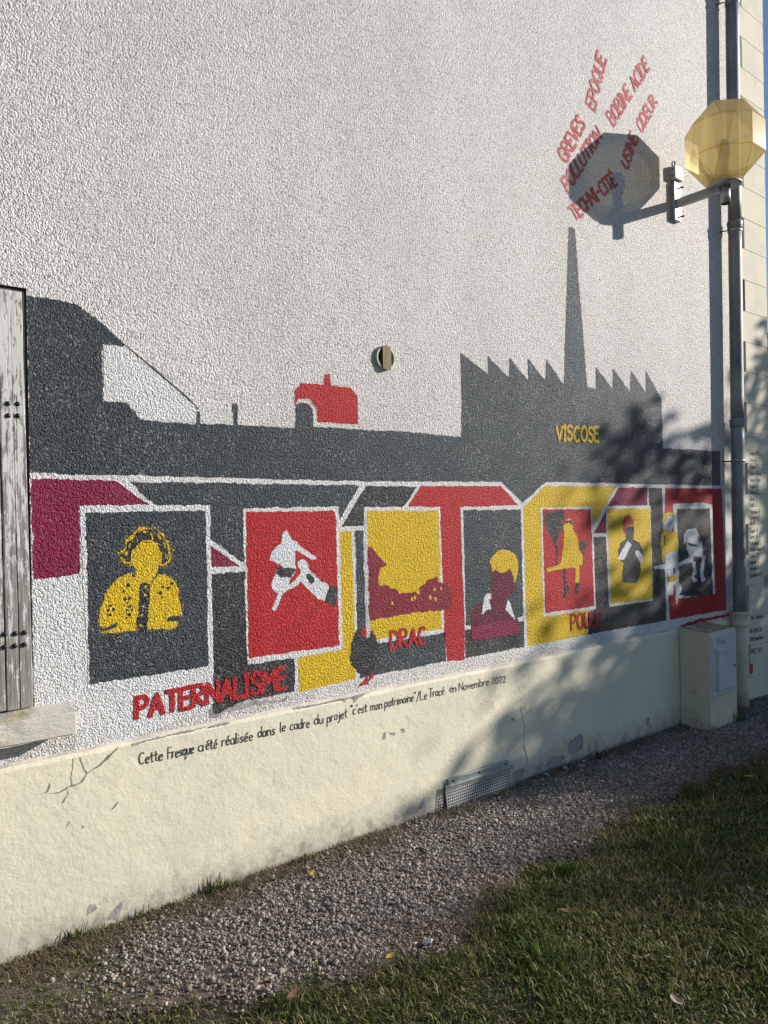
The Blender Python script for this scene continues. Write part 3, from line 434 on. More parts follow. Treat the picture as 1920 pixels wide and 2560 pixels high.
def tube(pts, rads, name='tube', n=20, cap=True, smooth=True):
    bm = bmesh.new(); rings = []
    for i, (p, r) in enumerate(zip(pts, rads)):
        p = Vector(p); a = Vector(pts[max(i - 1, 0)]); c = Vector(pts[min(i + 1, len(pts) - 1)]); d = (c - a).normalized()
        if d.length < .5: d = Vector((0, 0, 1))
        s = d.orthogonal().normalized(); t = d.cross(s)
        if abs(d.z) > .9: s = Vector((1, 0, 0)); s = (s - d * s.dot(d)).normalized(); t = d.cross(s)
        rings.append([bm.verts.new(p + (s * math.cos(k * math.tau / n) + t * math.sin(k * math.tau / n)) * r) for k in range(n)])
    for A, B in zip(rings, rings[1:]):
        for k in range(n): bm.faces.new((A[k], A[(k + 1) % n], B[(k + 1) % n], B[k]))
    if cap: bm.faces.new(rings[0][::-1]); bm.faces.new(rings[-1])
    me = bmesh_done(bm, name, smooth)
    if smooth:
        for p in me.polygons:
            if len(p.vertices) > 4: p.use_smooth = False
    return me
# ------------------------------------------------------------ paint on the wall: thin skins a fraction of a millimetre proud
def resample(pts, step):
    out = []
    for i in range(len(pts)):
        a = pts[i]; b_ = pts[(i + 1) % len(pts)]; d = math.dist(a, b_); k = max(1, int(d / step))
        for j in range(k): out.append((a[0] + (b_[0] - a[0]) * j / k, a[1] + (b_[1] - a[1]) * j / k))
    return out
def skin(pts, y, jit, step=.011):
    ps = resample(pts, max(step, jit * 2.2)); n = len(ps); out = []
    j = rng.normal(0, jit * .55, n); j2 = np.convolve(np.r_[j[-2:], rng.normal(0, jit, n), j[:2]], np.ones(5) / 5, 'same')[2:-2]
    for i, (x, z) in enumerate(ps):
        a = ps[i - 1]; c = ps[(i + 1) % n]; tx, tz = c[0] - a[0], c[1] - a[1]; l = math.hypot(tx, tz) or 1
        w = float(j[i] + j2[i]); out.append(Vector((x - tz / l * w, y, z + tx / l * w)))
    tri = tessellate_polygon([out]); fs = []
    for t in tri:
        a, b_, c = (out[k] for k in t); nrm = (b_ - a).cross(c - a)
        fs.append(t if nrm.y < 0 else t[::-1])
    return out, fs
def speckle(verts, faces, pts, y, n, spread, size):
    ps = resample(pts, .01)
    for _ in range(n):
        x, z = random.choice(ps); r = abs(random.gauss(0, spread)); a = random.uniform(0, math.tau); x += r * math.cos(a); z += r * math.sin(a); s = size * random.uniform(.5, 1.3)
        y2 = y - random.uniform(0, .0002); k = len(verts); ph = random.uniform(0, 6)
        for q in range(4): verts.append(Vector((x + s * math.cos(ph - q * math.pi / 2) * random.uniform(.6, 1.1), y2, z + s * math.sin(ph - q * math.pi / 2) * random.uniform(.6, 1.1))))
        faces.append((k + 3, k + 2, k + 1, k)); faces[-1] = (k, k + 1, k + 2, k + 3)
def LAY(l): return -.0008 - .0004 * l
# ------------------------------------------------------------ hand lettering: strokes on a 1-high grid
def arc(cx, cy, rx, ry, a0, a1, n=8): return [(cx + rx * math.cos(math.radians(a0 + (a1 - a0) * i / n)), cy + ry * math.sin(math.radians(a0 + (a1 - a0) * i / n))) for i in range(n + 1)]
O_ = arc(.3, .5, .28, .5, 90, 450, 14)
FONT = {
'A': (.6, [[(0, 0), (.3, 1), (.6, 0)], [(.12, .35), (.48, .35)]]), 'B': (.55, [[(0, 0), (0, 1), (.35, 1), (.48, .85), (.45, .6), (.3, .53), (0, .53)], [(.3, .53), (.52, .4), (.52, .15), (.38, 0), (0, 0)]]),
'C': (.55, [arc(.32, .5, .3, .5, 50, 310, 10)]), 'D': (.58, [[(0, 0), (0, 1), (.3, .96), (.52, .75), (.55, .4), (.4, .08), (0, 0)]]), 'E': (.48, [[(.46, 1), (0, 1), (0, 0), (.46, 0)], [(0, .52), (.38, .52)]]),
'F': (.45, [[(.45, 1), (0, 1), (0, 0)], [(0, .52), (.36, .52)]]), 'G': (.6, [arc(.32, .5, .3, .5, 50, 300, 10) + [(.58, .12), (.58, .45), (.36, .45)]]), 'H': (.55, [[(0, 0), (0, 1)], [(.55, 0), (.55, 1)], [(0, .5), (.55, .5)]]),
'I': (.2, [[(.1, 0), (.1, 1)], [(0, 1), (.2, 1)], [(0, 0), (.2, 0)]]), 'J': (.35, [[(.35, 1), (.35, .2), (.2, 0), (0, .1)]]), 'K': (.5, [[(0, 0), (0, 1)], [(.5, 1), (0, .45), (.5, 0)]]), 'L': (.42, [[(0, 1), (0, 0), (.42, 0)]]),
'M': (.7, [[(0, 0), (.06, 1), (.35, .4), (.64, 1), (.7, 0)]]), 'N': (.55, [[(0, 0), (0, 1), (.55, 0), (.55, 1)]]), 'O': (.6, [O_]), 'P': (.5, [[(0, 0), (0, 1), (.36, .98), (.5, .8), (.46, .58), (.3, .48), (0, .46)]]),
'Q': (.62, [O_, [(.38, .25), (.62, -.05)]]), 'R': (.55, [[(0, 0), (0, 1), (.36, .98), (.5, .78), (.44, .58), (.02, .48), (.55, 0)]]), 'S': (.5, [[(.48, .88), (.34, 1), (.14, .98), (.02, .8), (.1, .6), (.4, .42), (.48, .2), (.34, .02), (.14, 0), (0, .14)]]),
'T': (.55, [[(0, 1), (.55, 1)], [(.275, 1), (.275, 0)]]), 'U': (.55, [[(0, 1), (0, .25), (.12, .03), (.28, 0), (.44, .03), (.55, .25), (.55, 1)]]), 'V': (.55, [[(0, 1), (.275, 0), (.55, 1)]]), 'W': (.75, [[(0, 1), (.18, 0), (.375, .7), (.57, 0), (.75, 1)]]),
'Y': (.5, [[(0, 1), (.25, .5), (.5, 1)], [(.25, .5), (.25, 0)]]), 'Z': (.5, [[(0, 1), (.5, 1), (0, 0), (.5, 0)]]), 'É': (.48, [[(.46, 1), (0, 1), (0, 0), (.46, 0)], [(0, .52), (.38, .52)], [(.18, 1.1), (.4, 1.3)]]),
'a': (.42, [arc(.2, .27, .2, .27, 60, 400, 10), [(.4, .52), (.4, .05), (.46, 0)]]), 'b': (.42, [[(0, 1), (0, 0)], arc(.2, .27, .2, .27, 150, -150, 9)]), 'c': (.38, [arc(.22, .27, .2, .27, 50, 310, 9)]), 'd': (.42, [[(.4, 1), (.4, 0)], arc(.2, .27, .2, .27, 30, 330, 9)]),
'e': (.4, [[(.03, .28), (.38, .32)] + arc(.21, .27, .18, .27, 15, 320, 9)]), 'f': (.3, [[(.32, .98), (.18, .95), (.12, .7), (.12, 0)], [(0, .52), (.28, .52)]]), 'g': (.42, [arc(.2, .27, .2, .27, 30, 330, 9), [(.4, .5), (.4, -.2), (.2, -.35), (.02, -.25)]]), 'h': (.4, [[(0, 1), (0, 0)], [(0, .4), (.2, .54), (.38, .42), (.38, 0)]]),
'i': (.1, [[(.05, .52), (.05, 0)], [(.05, .68), (.06, .74)]]), 'j': (.2, [[(.15, .52), (.15, -.2), (.02, -.32), (-.08, -.25)], [(.15, .68), (.16, .74)]]), 'k': (.36, [[(0, 1), (0, 0)], [(.34, .52), (0, .22), (.36, 0)]]), 'l': (.12, [[(.04, 1), (.04, .06), (.12, 0)]]),
'm': (.62, [[(0, .54), (0, 0)], [(0, .4), (.16, .54), (.3, .42), (.3, 0)], [(.3, .4), (.46, .54), (.6, .42), (.6, 0)]]), 'n': (.4, [[(0, .54), (0, 0)], [(0, .4), (.2, .54), (.38, .42), (.38, 0)]]), 'o': (.42, [arc(.2, .27, .19, .27, 90, 450, 11)]), 'p': (.42, [[(0, .54), (0, -.4)], arc(.2, .27, .2, .27, 150, -150, 9)]),
'q': (.42, [arc(.2, .27, .2, .27, 30, 330, 9), [(.4, .54), (.4, -.4)]]), 'r': (.28, [[(0, .54), (0, 0)], [(0, .38), (.14, .54), (.28, .5)]]), 's': (.34, [[(.32, .46), (.18, .55), (.05, .46), (.08, .34), (.28, .22), (.3, .08), (.16, 0), (0, .08)]]), 't': (.3, [[(.12, .85), (.12, .1), (.22, 0), (.3, .05)], [(0, .56), (.3, .58)]]),
'u': (.4, [[(0, .54), (.02, .12), (.16, 0), (.34, .1), (.38, .54)], [(.38, .54), (.38, .04), (.42, 0)]]), 'v': (.38, [[(0, .54), (.19, 0), (.38, .54)]]), 'y': (.38, [[(0, .54), (.19, .05)], [(.38, .54), (.05, -.4)]]), 'w': (.55, [[(0, .54), (.14, 0), (.28, .45), (.42, 0), (.55, .54)]]), 'z': (.36, [[(0, .54), (.36, .54), (0, 0), (.36, 0)]]),
'é': (.4, [[(.03, .28), (.38, .32)] + arc(.21, .27, .18, .27, 15, 320, 9), [(.18, .66), (.34, .86)]]), '0': (.42, [arc(.2, .4, .2, .4, 90, 450, 12)]), '2': (.42, [[(.02, .6), (.1, .78), (.26, .8), (.38, .66), (.32, .45), (0, 0), (.42, .02)]]), '4': (.42, [[(.3, 0), (.3, .8), (0, .28), (.42, .28)]]),
'"': (.2, [[(.02, 1.0), (.05, .78)], [(.16, 1.02), (.18, .8)]]), "'": (.08, [[(.05, 1), (.03, .78)]]), '/': (.4, [[(0, -.15), (.4, 1.0)]]), '-': (.4, [[(.05, .5), (.35, .5)]]), '.': (.08, [[(.02, .0), (.06, .03)]]), ' ': (.3, [])}
def layout(txt, gap):
    x = 0; out = []
    for ch in txt:
        w, st = FONT[ch]; out.append((x, st)); x += w + gap
    return out, x - gap
def ribbon(verts, faces, pl, half, y, rag):
    ps = []
    for a, b_ in zip(pl, pl[1:]):
        d = math.dist(a, b_); k = max(1, int(d / max(.012, half * 1.2)))
        ps += [(a[0] + (b_[0] - a[0]) * j / k, a[1] + (b_[1] - a[1]) * j / k) for j in range(k)]
    ps.append(pl[-1]); base = len(verts); n = len(ps)
    for i, (x, z) in enumerate(ps):
        a = ps[max(i - 1, 0)]; c = ps[min(i + 1, n - 1)]; tx, tz = c[0] - a[0], c[1] - a[1]; l = math.hypot(tx, tz) or 1; tx /= l; tz /= l
        e = half * .5 * (-1 if i == 0 else 1 if i == n - 1 else 0); h1 = half * random.uniform(1 - rag, 1 + rag); h2 = half * random.uniform(1 - rag, 1 + rag)
        y_ = y - 1.5e-5 * i
        verts.append(Vector((x + tx * e - tz * h1, y_, z + tz * e + tx * h1))); verts.append(Vector((x + tx * e + tz * h2, y_, z + tz * e - tx * h2)))
    for i in range(n - 1): k = base + 2 * i; faces.append((k, k + 1, k + 3, k + 2))
def lettering(txt, BL, BR, TL, TR, half, y, rag=.2, gap=.14, spk=0, jig=.0):
    lay, tot = layout(txt, gap); V, Fc = [], []; k = 0
    for x0, st in lay:
        jx, jz = random.gauss(0, jig), random.gauss(0, jig)
        for pl in st:
            q = []
            for (px, pz) in pl:
                u = (x0 + px) / tot + jx * .05; v = pz + jz
                q.append((BL[0] + (BR[0] - BL[0]) * u + ((TL[0] - BL[0]) * (1 - u) + (TR[0] - BR[0]) * u) * v, BL[1] + (BR[1] - BL[1]) * u + ((TL[1] - BL[1]) * (1 - u) + (TR[1] - BR[1]) * u) * v))
            ribbon(V, Fc, q, half, y - .00045 * (k % 4), rag); k += 1
            if spk: speckle(V, Fc, q, y + .0002, int(spk * len(q)), half * .8 + .002, .0022)
    return mesh('lettering', V, Fc)
# ============================================================ ground
g = obj('ground', mesh('ground', [(-150, -150, 0), (150, -150, 0), (150, 150, 0), (-150, 150, 0)], [(0, 1, 2, 3)]), 'soil'); tag(g, 'dark soil ground of the yard', 'ground', kind='structure')
# ============================================================ house
HX0, HX1, HZ = -4.0, 6.42, 7.4
house = thing('house', 'pale roughcast house wall with painted mural and cream plinth', 'house', (3, 0, 0))
WX0, WX1, WZ0, WZ1, WD = -.62, .80, .905, 2.475, .16                      # window opening
ZP = .712                                                                  # top of plinth
V = [(HX0, 0, ZP), (WX0, 0, ZP), (WX1, 0, ZP), (HX1, 0, ZP), (HX0, 0, WZ0), (WX0, 0, WZ0), (WX1, 0, WZ0), (HX1, 0, WZ0), (HX0, 0, WZ1), (WX0, 0, WZ1), (WX1, 0, WZ1), (HX1, 0, WZ1), (HX0, 0, HZ), (WX0, 0, HZ), (WX1, 0, HZ), (HX1, 0, HZ),
     (WX0, WD, WZ0), (WX1, WD, WZ0), (WX1, WD, WZ1), (WX0, WD, WZ1)]
Fc = [(0, 1, 5, 4), (1, 2, 6, 5), (2, 3, 7, 6), (4, 5, 9, 8), (6, 7, 11, 10), (8, 9, 13, 12), (9, 10, 14, 13), (10, 11, 15, 14), (6, 10, 18, 17), (9, 19, 18, 10), (5, 16, 19, 9), (5, 6, 17, 16)]
obj('roughcast_wall', mesh('wall', V, Fc), 'roughcast', house)
obj('reveal_shade', mesh('reveal_sheets', [(WX1 - .0015, -.0005, WZ0), (WX1 - .0015, WD - .003, WZ0), (WX1 - .0015, WD - .003, WZ1), (WX1 - .0015, -.0005, WZ1), (WX0, -.0005, WZ1 - .0015), (WX1 - .002, -.0005, WZ1 - .0015), (WX1 - .002, WD - .003, WZ1 - .0015), (WX0, WD - .003, WZ1 - .0015)], [(0, 1, 2, 3), (4, 5, 6, 7)]), 'dark', house)  # near-black sheets over the reveals paint in the shadow gap round the shutter
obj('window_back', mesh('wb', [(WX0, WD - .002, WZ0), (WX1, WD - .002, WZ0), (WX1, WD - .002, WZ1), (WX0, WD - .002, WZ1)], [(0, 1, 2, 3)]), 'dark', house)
obj('side_wall', box(HX0, 6.76, .03, 9, 0, HZ - .01), 'quoinm', house)
obj('roof_slab', box(HX0 - .1, 6.9, .02, 9.2, HZ, HZ + .18), 'roofdark', house)
# plinth with a weathered sloping ledge
plx1 = 6.40
V = []; Fc = []
xs = np.linspace(HX0, plx1, 160); prof = [(-.022, -.05), (-.022, .20), (-.022, .45), (-.022, .694), (-.012, .708), (.004, .722)]
for i, x in enumerate(xs):
    for j, (yy, z) in enumerate(prof):
        w = 0.0; V.append((x, yy + w, z + (rng.normal(0, .002) if j in (3, 4) else 0)))
n = len(prof)
for i in range(len(xs) - 1):
    for j in range(n - 1): a = i * n + j; Fc.append((a, a + n, a + n + 1, a + 1))
pl = obj('plinth', mesh('plinth', V, Fc), 'cream', house, label='cream stucco plinth with cracks and a handwritten caption')
pl.data.materials.append(MAT['ledge'])
for p_ in pl.data.polygons:
    if p_.index % (n - 1) >= n - 2: p_.material_index = 1
# stone sill under the shutter
sill_bm = bmesh.new(); bmesh.ops.create_cube(sill_bm, size=1)
for v in sill_bm.verts: v.co = Vector((.153 + v.co.x * 1.545, -.045 + v.co.y * .11, .852 + v.co.z * .098 + (v.co.y * .018 if v.co.z > 0 else 0)))
bmesh.ops.subdivide_edges(sill_bm, edges=[e for e in sill_bm.edges if abs(e.verts[0].co.x - e.verts[1].co.x) > .5], cuts=24, use_grid_fill=True)
bmesh.ops.bevel(sill_bm, geom=[e for e in sill_bm.edges if e.calc_face_angle(0) > .6], offset=.006, segments=2, affect='EDGES')
for v in sill_bm.verts: v.co += Vector((0, random.gauss(0, .0015), random.gauss(0, .002)))
plain('sillm', (.55, .52, .45), .9, bs=.004, bscale=45, c2=(.34, .29, .15), vscale=6, thr=(.52, .66), stretch=(1, 1, 2.2))
obj('window_sill', bmesh_done(sill_bm, 'sill'), 'sillm', house, label='mossy stone window sill under the shutter')
# corner quoins, alternately long and short, with a hairline joint
zj = [7.34, 7.09, 6.83, 6.575, 6.32, 6.065, 5.81, 5.554, 5.296, 5.052, 4.80, 4.545, 4.289, 4.026, 3.768, 3.506, 3.243, 2.987, 2.737, 2.478, 2.228, 1.971, 1.718, 1.465, 1.212, .958, .70, .45, .19, -.04]
for i, (zt, zb) in enumerate(zip(zj, zj[1:])):
    xe = 6.782 + .0155 * ((zt + zb) / 2 - .5); x0 = xe - (.40 if i % 2 else .52) + random.uniform(-.006, .006)
    if i % 2 and zt < 6: x0 = xe - .40
    me = box(x0, xe, -.032, .5, zb + .001, zt - .001, .002, wob=.0003); obj('quoin', me, 'quoinm', house)
obj('quoin_mortar', box(6.424, 6.766, -.0285, .45, -.02, 7.33), 'greyc', house)
# ------------------------------------------------------------ the mural
KEY = {'pl': pl}
SPK = {'f1a': 260, 'f1b': 420, 'hen': 60, 'f5a': 160, 'f3a': 120, 'f6b': 60, 'fg': 60, 'f4d': 60, 'smudge': 80, 'p7': 200, 'smear': 60, 'rhouse': 40, 'f7a': 60}
for key, name, mat, lay, par, jit, label, pts in sorted(MURAL, key=lambda t: t[4] is not None):
    y = LAY(lay) if par != 'pl' else -.0224 - .0002 * (len(KEY) % 5)
    vs_, fs_ = skin(pts, y, jit)
    if key in SPK: speckle(vs_, fs_, pts, y, SPK[key], .010, .0026)
    parent = house if par is None else KEY[par]
    KEY[key] = obj(name, mesh(name, vs_, fs_), mat, parent, label)
for key, name, txt, mat, lay, par, th, label, q in WORDS:
    parent = house if par is None else KEY[par]
    KEY[key] = obj(name, lettering(txt, *q, th * .62 if key != 'w1' else .0105, LAY(lay) - .0003, .12, .13, 6, .015), mat, parent, label)
V = []
for k, (txt, q) in enumerate(CAPTION):
    (x0, z0), (x1, z1) = q; h = .046
    obj('caption_word', lettering(txt, q[0], q[1], (x0 + .002, z0 + h), (x1 + .002, z1 + h), .0024, -.0232, .25, .13, 0, .02), 'ink', pl)
for k, (txt, q) in enumerate(NAMES):
    (x0, z0), (x1, z1) = q; h = .034
    obj('stencilled_name', lettering(txt, q[0], q[1], (x0, z0 + h), (x1, z1 + h), .0030, -.0326, .1, .12, 0, .0), 'ink', house)
vs_, fs_ = skin([(6.40 + .028 * math.cos(a), .27 + .055 * math.sin(a)) for a in np.linspace(0, 6.0, 12)], -.0326, .002); obj('round_emblem', mesh('em', vs_, fs_), 'red', house, label='small red round emblem below the stencilled names')
vs_, fs_ = skin([(6.40 + .026 * math.cos(a), .30 + .03 * math.sin(a)) for a in np.linspace(.2, 3.0, 8)], -.0330, .002); obj('round_emblem_top', mesh('em2', vs_, fs_), 'bwhite', house)
# a grey stain patch beside the names
vs_, fs_ = skin([(6.66, 1.02), (6.74, 1.03), (6.75, .95), (6.70, .90), (6.65, .93)], -.0326, .004); obj('peeled_patch', mesh('pp', vs_, fs_), 'greyc', house)
# ============================================================ shutter
sh = thing('window_shutter', 'weathered plank shutter with peeling white paint and round bolt heads', 'shutter', (.4, 0, .91))
edges = [(.705, .7955), (.612, .702), (.52, .609), (.43, .517), (.34, .427), (.25, .337), (.16, .247), (.07, .157), (-.02, .067), (-.11, -.023), (-.2, -.113), (-.29, -.203), (-.38, -.293), (-.47, -.383), (-.56, -.473)]
for i, (a, c) in enumerate(edges):
    bm = bmesh.new(); P = [(a, -.010), (a + .003, -.016), (a + (c - a) * .46, -.016), (a + (c - a) * .5, -.011), (a + (c - a) * .54, -.016), (c - .003, -.016), (c, -.010), (c, .014), (a, .014)]
    zs = np.linspace(.912 + random.uniform(0, .004), 2.452 + random.uniform(-.003, .003), 14); rings = []
    for z in zs:
        t = (z - .9) / 1.55; sx = -.016 * t if i == 0 else -.012 * t
        rings.append([bm.verts.new((x + (sx if x > (a + c) / 2 or i else sx * .6) + random.gauss(0, .0005), y + random.gauss(0, .0004) - .004 * t, z)) for x, y in P])
    for A, B in zip(rings, rings[1:]):
        for k in range(len(P)): bm.faces.new((A[k], A[(k + 1) % len(P)], B[(k + 1) % len(P)], B[k]))
    bm.faces.new(rings[0]); bm.faces.new(rings[-1]); obj('plank', bmesh_done(bm, 'plank'), 'wood', sh)
for (z, n_) in ((2.37, 1), (1.0, 1)): obj('crossbar', box(-.54, .76, .0145, .04, z - .05, z + .05, .003), 'wood', sh)
def dome(x, z, r, y0):
    bm = bmesh.new(); bmesh.ops.create_uvsphere(bm, u_segments=14, v_segments=8, radius=r)
    for v in bm.verts: v.co = Vector((x + v.co.x, y0 + v.co.y * .7, z + v.co.z))
    return bmesh_done(bm, 'bolt', True)
for x, z in [(.7245, 2.035), (.7575, 2.037), (.7245, 1.991), (.757, 1.993), (.70, 1.194), (.736, 1.192), (.768, 1.192), (.699, 1.147), (.734, 1.147), (.766, 1.148), (.66, 2.034), (.66, 1.99), (.655, 1.194), (.655, 1.147)]:
    obj('bolt', dome(x, z, .0092, -.019), 'boltm', sh)
# ============================================================ round vent
vt = thing('wall_vent', 'round beige wall vent with a ribbed vertical strip', 'vent', (2.532, 0, 2.41))
def lathe_y(x, z, prof, n=36):
    bm = bmesh.new(); rings = [[bm.verts.new((x + r * math.cos(k * math.tau / n), y, z + r * math.sin(k * math.tau / n))) for k in range(n)] for r, y in prof]
    for A, B in zip(rings, rings[1:]):
        for k in range(n): bm.faces.new((A[k], A[(k + 1) % n], B[(k + 1) % n], B[k]))
    return bmesh_done(bm, 'lathe', False)
obj('ring', lathe_y(2.532, 2.41, [(.064, .002), (.064, -.011), (.061, -.016), (.054, -.016), (.0515, -.012), (.051, .0)]), 'beige', vt)
obj('dark_opening', lathe_y(2.532, 2.41, [(.0512, -.002), (.02, -.0022), (.0005, -.0023)]), 'dark', vt)
for k in range(7):
    x = 2.532 - .024 + k * .008; h = math.sqrt(.063 ** 2 - (x - 2.532) ** 2); obj('rib', box(x - .0028, x + .0028, -.024, -.003, 2.41 - h, 2.41 + h, .0012), 'brass', vt)
obj('rib_backing', box(2.532 - .026, 2.532 + .026, -.019, -.004, 2.353, 2.467), 'dark', vt)
# ============================================================ lamp on its bracket
lx, ly, lz = 5.384, -.40, 4.197
lamp = thing('wall_lamp', 'amber faceted globe lamp on a galvanised wall arm beside the downpipe', 'lamp', (lx, 0, 3.76))
a = .2035; bm = bmesh.new(); t2 = 1 + math.sqrt(2); cs = set()
for s1 in (-1, 1):
    for s2 in (-1, 1):
        for s3 in (-1, 1): cs |= {(s1, s2, s3 * t2), (s1, s2 * t2, s3), (s1 * t2, s2, s3)}
rot = Matrix.Rotation(math.pi / 4, 3, 'Z')
for c in cs: bm.verts.new(Matrix.Diagonal((1, 1, 1.09)) @ (rot @ Vector(c)) * (a / 2) + Vector((lx, ly, lz)))
bmesh.ops.convex_hull(bm, input=bm.verts[:]); bmesh.ops.dissolve_limit(bm, angle_limit=.02, verts=bm.verts[:], edges=bm.edges[:])
bmesh.ops.bevel(bm, geom=bm.edges[:], offset=.0045, segments=1, affect='EDGES')
gm = bmesh_done(bm, 'globe'); globe = obj('globe', gm, 'amber', lamp); gm.materials.append(MAT['amber_edge'])
for p_ in gm.polygons:
    if p_.area < .004: p_.material_index = 1
obj('base_disc', tube([(lx, ly, 3.898), (lx, ly, 3.902), (lx, ly, 3.910), (lx, ly, 3.913)], [.104, .112, .112, .10], n=36), 'galv', lamp)
obj('spigot_tube', tube([(lx, ly, 3.772), (lx, ly, 3.897)], [.033, .033], n=28), 'galv', lamp)
obj('spigot_hollow', tube([(lx, ly, 3.7705), (lx, ly, 3.7715)], [.029, .029], n=24), 'dark', lamp)
obj('lamp_holder', tube([(lx, ly, 3.939), (lx, ly, 3.99), (lx, ly, 4.0), (lx, ly, 4.05)], [.045, .045, .03, .028]), 'boxw', lamp)
obj('bulb', tube([(lx, ly, 4.051), (lx, ly, 4.08), (lx, ly, 4.13), (lx, ly, 4.19), (lx, ly, 4.22), (lx, ly, 4.23)], [.02, .035, .046, .046, .03, .008]), 'bwhite', lamp)
obj('arm', box(lx - .02, lx + .02, ly + .031, -.030, 3.862, 3.922, .003), 'galv', lamp)
cx = 5.39
obj('wall_channel', box(cx - .045, cx + .045, -.035, .002, 3.765, 4.05, .003), 'galv', lamp)
for z in (3.80, 4.018): obj('bolt', tube([(cx + .03, -.034, z), (cx + .032, -.052, z), (cx + .034, -.066, z - .002)], [.008, .007, .006], n=10), 'boltm', lamp)
jb = thing('junction_box', 'small white junction box on the wall above the lamp bracket', 'electrical box', (cx, 0, 4.07))
obj('housing', box(5.335, 5.445, -.05, .002, 4.068, 4.168, .004), 'boxw', jb)
for z in (4.095, 4.14): obj('cable_knockout', tube([(5.3345, -.024, z), (5.332, -.024, z)], [.014, .012], n=18), 'greyc', jb)
obj('cable', tube([(5.39, -.02, 4.069), (5.388, -.022, 4.06), (5.383, -.02, 4.05), (5.38, -.016, 4.045)], [.005] * 4, n=10), 'boltm', jb)
obj('cable', tube([(5.41, -.02, 4.069), (5.412, -.026, 4.06), (5.418, -.02, 4.048)], [.005] * 3, n=10), 'boltm', jb)
obj('cable', tube([(5.40, -.006, 4.165), (5.40, -.01, 4.19), (5.398, -.012, 4.21), (5.394, -.006, 4.222)], [.006] * 4, n=10), 'greyd', jb)
# ============================================================ downpipe
dp = thing('downpipe', 'dark zinc rainwater downpipe with cream foot at the wall corner', 'pipe', (6.115, -.085, 0))
def PX(z): return 6.108 + .0175 * (z - .7)
segs = [7.2, 5.80, 3.90, 2.30, .76]
for zt, zb in zip(segs, segs[1:]):
    zs = np.linspace(zb, zt, 9); obj('pipe_section', tube([(PX(z) + random.gauss(0, .0008), -.085, z) for z in zs], [.051] * 9, n=32), 'zinc', dp)
for z in (5.80, 3.90, 2.30): obj('collar', tube([(PX(z), -.085, z - .05), (PX(z), -.085, z - .045), (PX(z), -.085, z - .01), (PX(z), -.085, z), (PX(z), -.085, z + .012), (PX(z), -.085, z + .02)], [.0515, .058, .058, .061, .061, .0515], n=32), 'zinc', dp)
for z in (5.70, 3.84, 1.98):
    b_ = obj('bracket_band', tube([(PX(z), -.085, z - .012), (PX(z), -.085, z - .008), (PX(z), -.085, z + .008), (PX(z), -.085, z + .012)], [.0515, .056, .056, .0515], n=32), 'galv', dp)
    obj('bracket_pin', tube([(PX(z) - .05, -.07, z), (PX(z) - .075, -.05, z - .004), (PX(z) - .08, .001, z)], [.005] * 3, n=8), 'boltm', b_)
obj('foot_pipe', tube([(6.108, -.085, z) for z in (-.02, .2, .45, .66)], [.058] * 4, n=32), 'lowpipe', dp)
obj('foot_collar', tube([(6.108, -.085, z) for z in (.655, .66, .675, .682, .75, .755, .768, .773)], [.058, .067, .067, .063, .063, .068, .068, .053], n=36), 'lowpipe', dp)
wr = obj('tie_wire', tube([(6.108 + .0535 * math.cos(q), -.085 + .0535 * math.sin(q), .945) for q in np.linspace(-3.6, .6, 16)], [.0016] * 16, n=6), 'galv', dp)
# ============================================================ meter box
mb = thing('meter_box', 'cream concrete meter cabinet with grey door against the plinth', 'meter box', (5.5, -.12, 0))
bx0, bx1, by0, bz = 5.293, 5.700, -.252, .700
V = [(bx0, by0, -.03), (bx1, by0, -.03), (bx1, -.0235, -.03), (bx0, -.0235, -.03), (bx0, by0, bz), (bx1, by0, bz + .003), (bx1, -.0235, bz + .028), (bx0, -.0235, bz + .022)]
bm = bmesh.new(); vv = [bm.verts.new(v) for v in V]
for f in [(0, 3, 2, 1), (0, 1, 5, 4), (1, 2, 6, 5), (2, 3, 7, 6), (3, 0, 4, 7)]: bm.faces.new([vv[k] for k in f])
bm.faces.new([vv[k] for k in (4, 5, 6, 7)]); bmesh.ops.bevel(bm, geom=bm.edges[:], offset=.006, segments=2, affect='EDGES')
obj('body', bmesh_done(bm, 'body'), 'boxcream', mb)
obj('mossy_top', mesh('mt', [(bx0 + .02, by0 + .02, bz + .0055), (bx1 - .02, by0 + .02, bz + .009), (bx1 - .02, -.03, bz + .0285), (bx0 + .02, -.03, bz + .0245)], [(0, 1, 2, 3)]), 'moss', mb)
obj('front_plate', box(bx0 + .012, bx1 - .012, by0 - .006, by0 + .01, .235, .688, .003), 'boxface', mb)
obj('front_frame', box(bx0 + .03, bx1 - .045, by0 - .014, by0, .245, .672, .003), 'boxface', mb)
dr = obj('door', box(bx0 + .075, bx1 - .085, by0 - .04, by0 - .008, .285, .585, .005), 'boxface', mb)
obj('door_lock', tube([(bx1 - .11, by0 - .0395, .44), (bx1 - .11, by0 - .043, .44)], [.010, .009], n=14), 'boltm', dr)
for i, (dx, st) in enumerate([(0, FONT['T'][1]), (.045, FONT['J'][1]), (.085, FONT['4'][1])]):
    Vt, Ft = [], []
    for pl_ in st: ribbon(Vt, Ft, [(bx0 + .10 + dx + u * .05, .612 + w * .034) for u, w in pl_], .003, by0 - .0147 - .0001 * i, .2)
    obj('door_marking', mesh('mk', Vt, Ft), 'ink', mb)
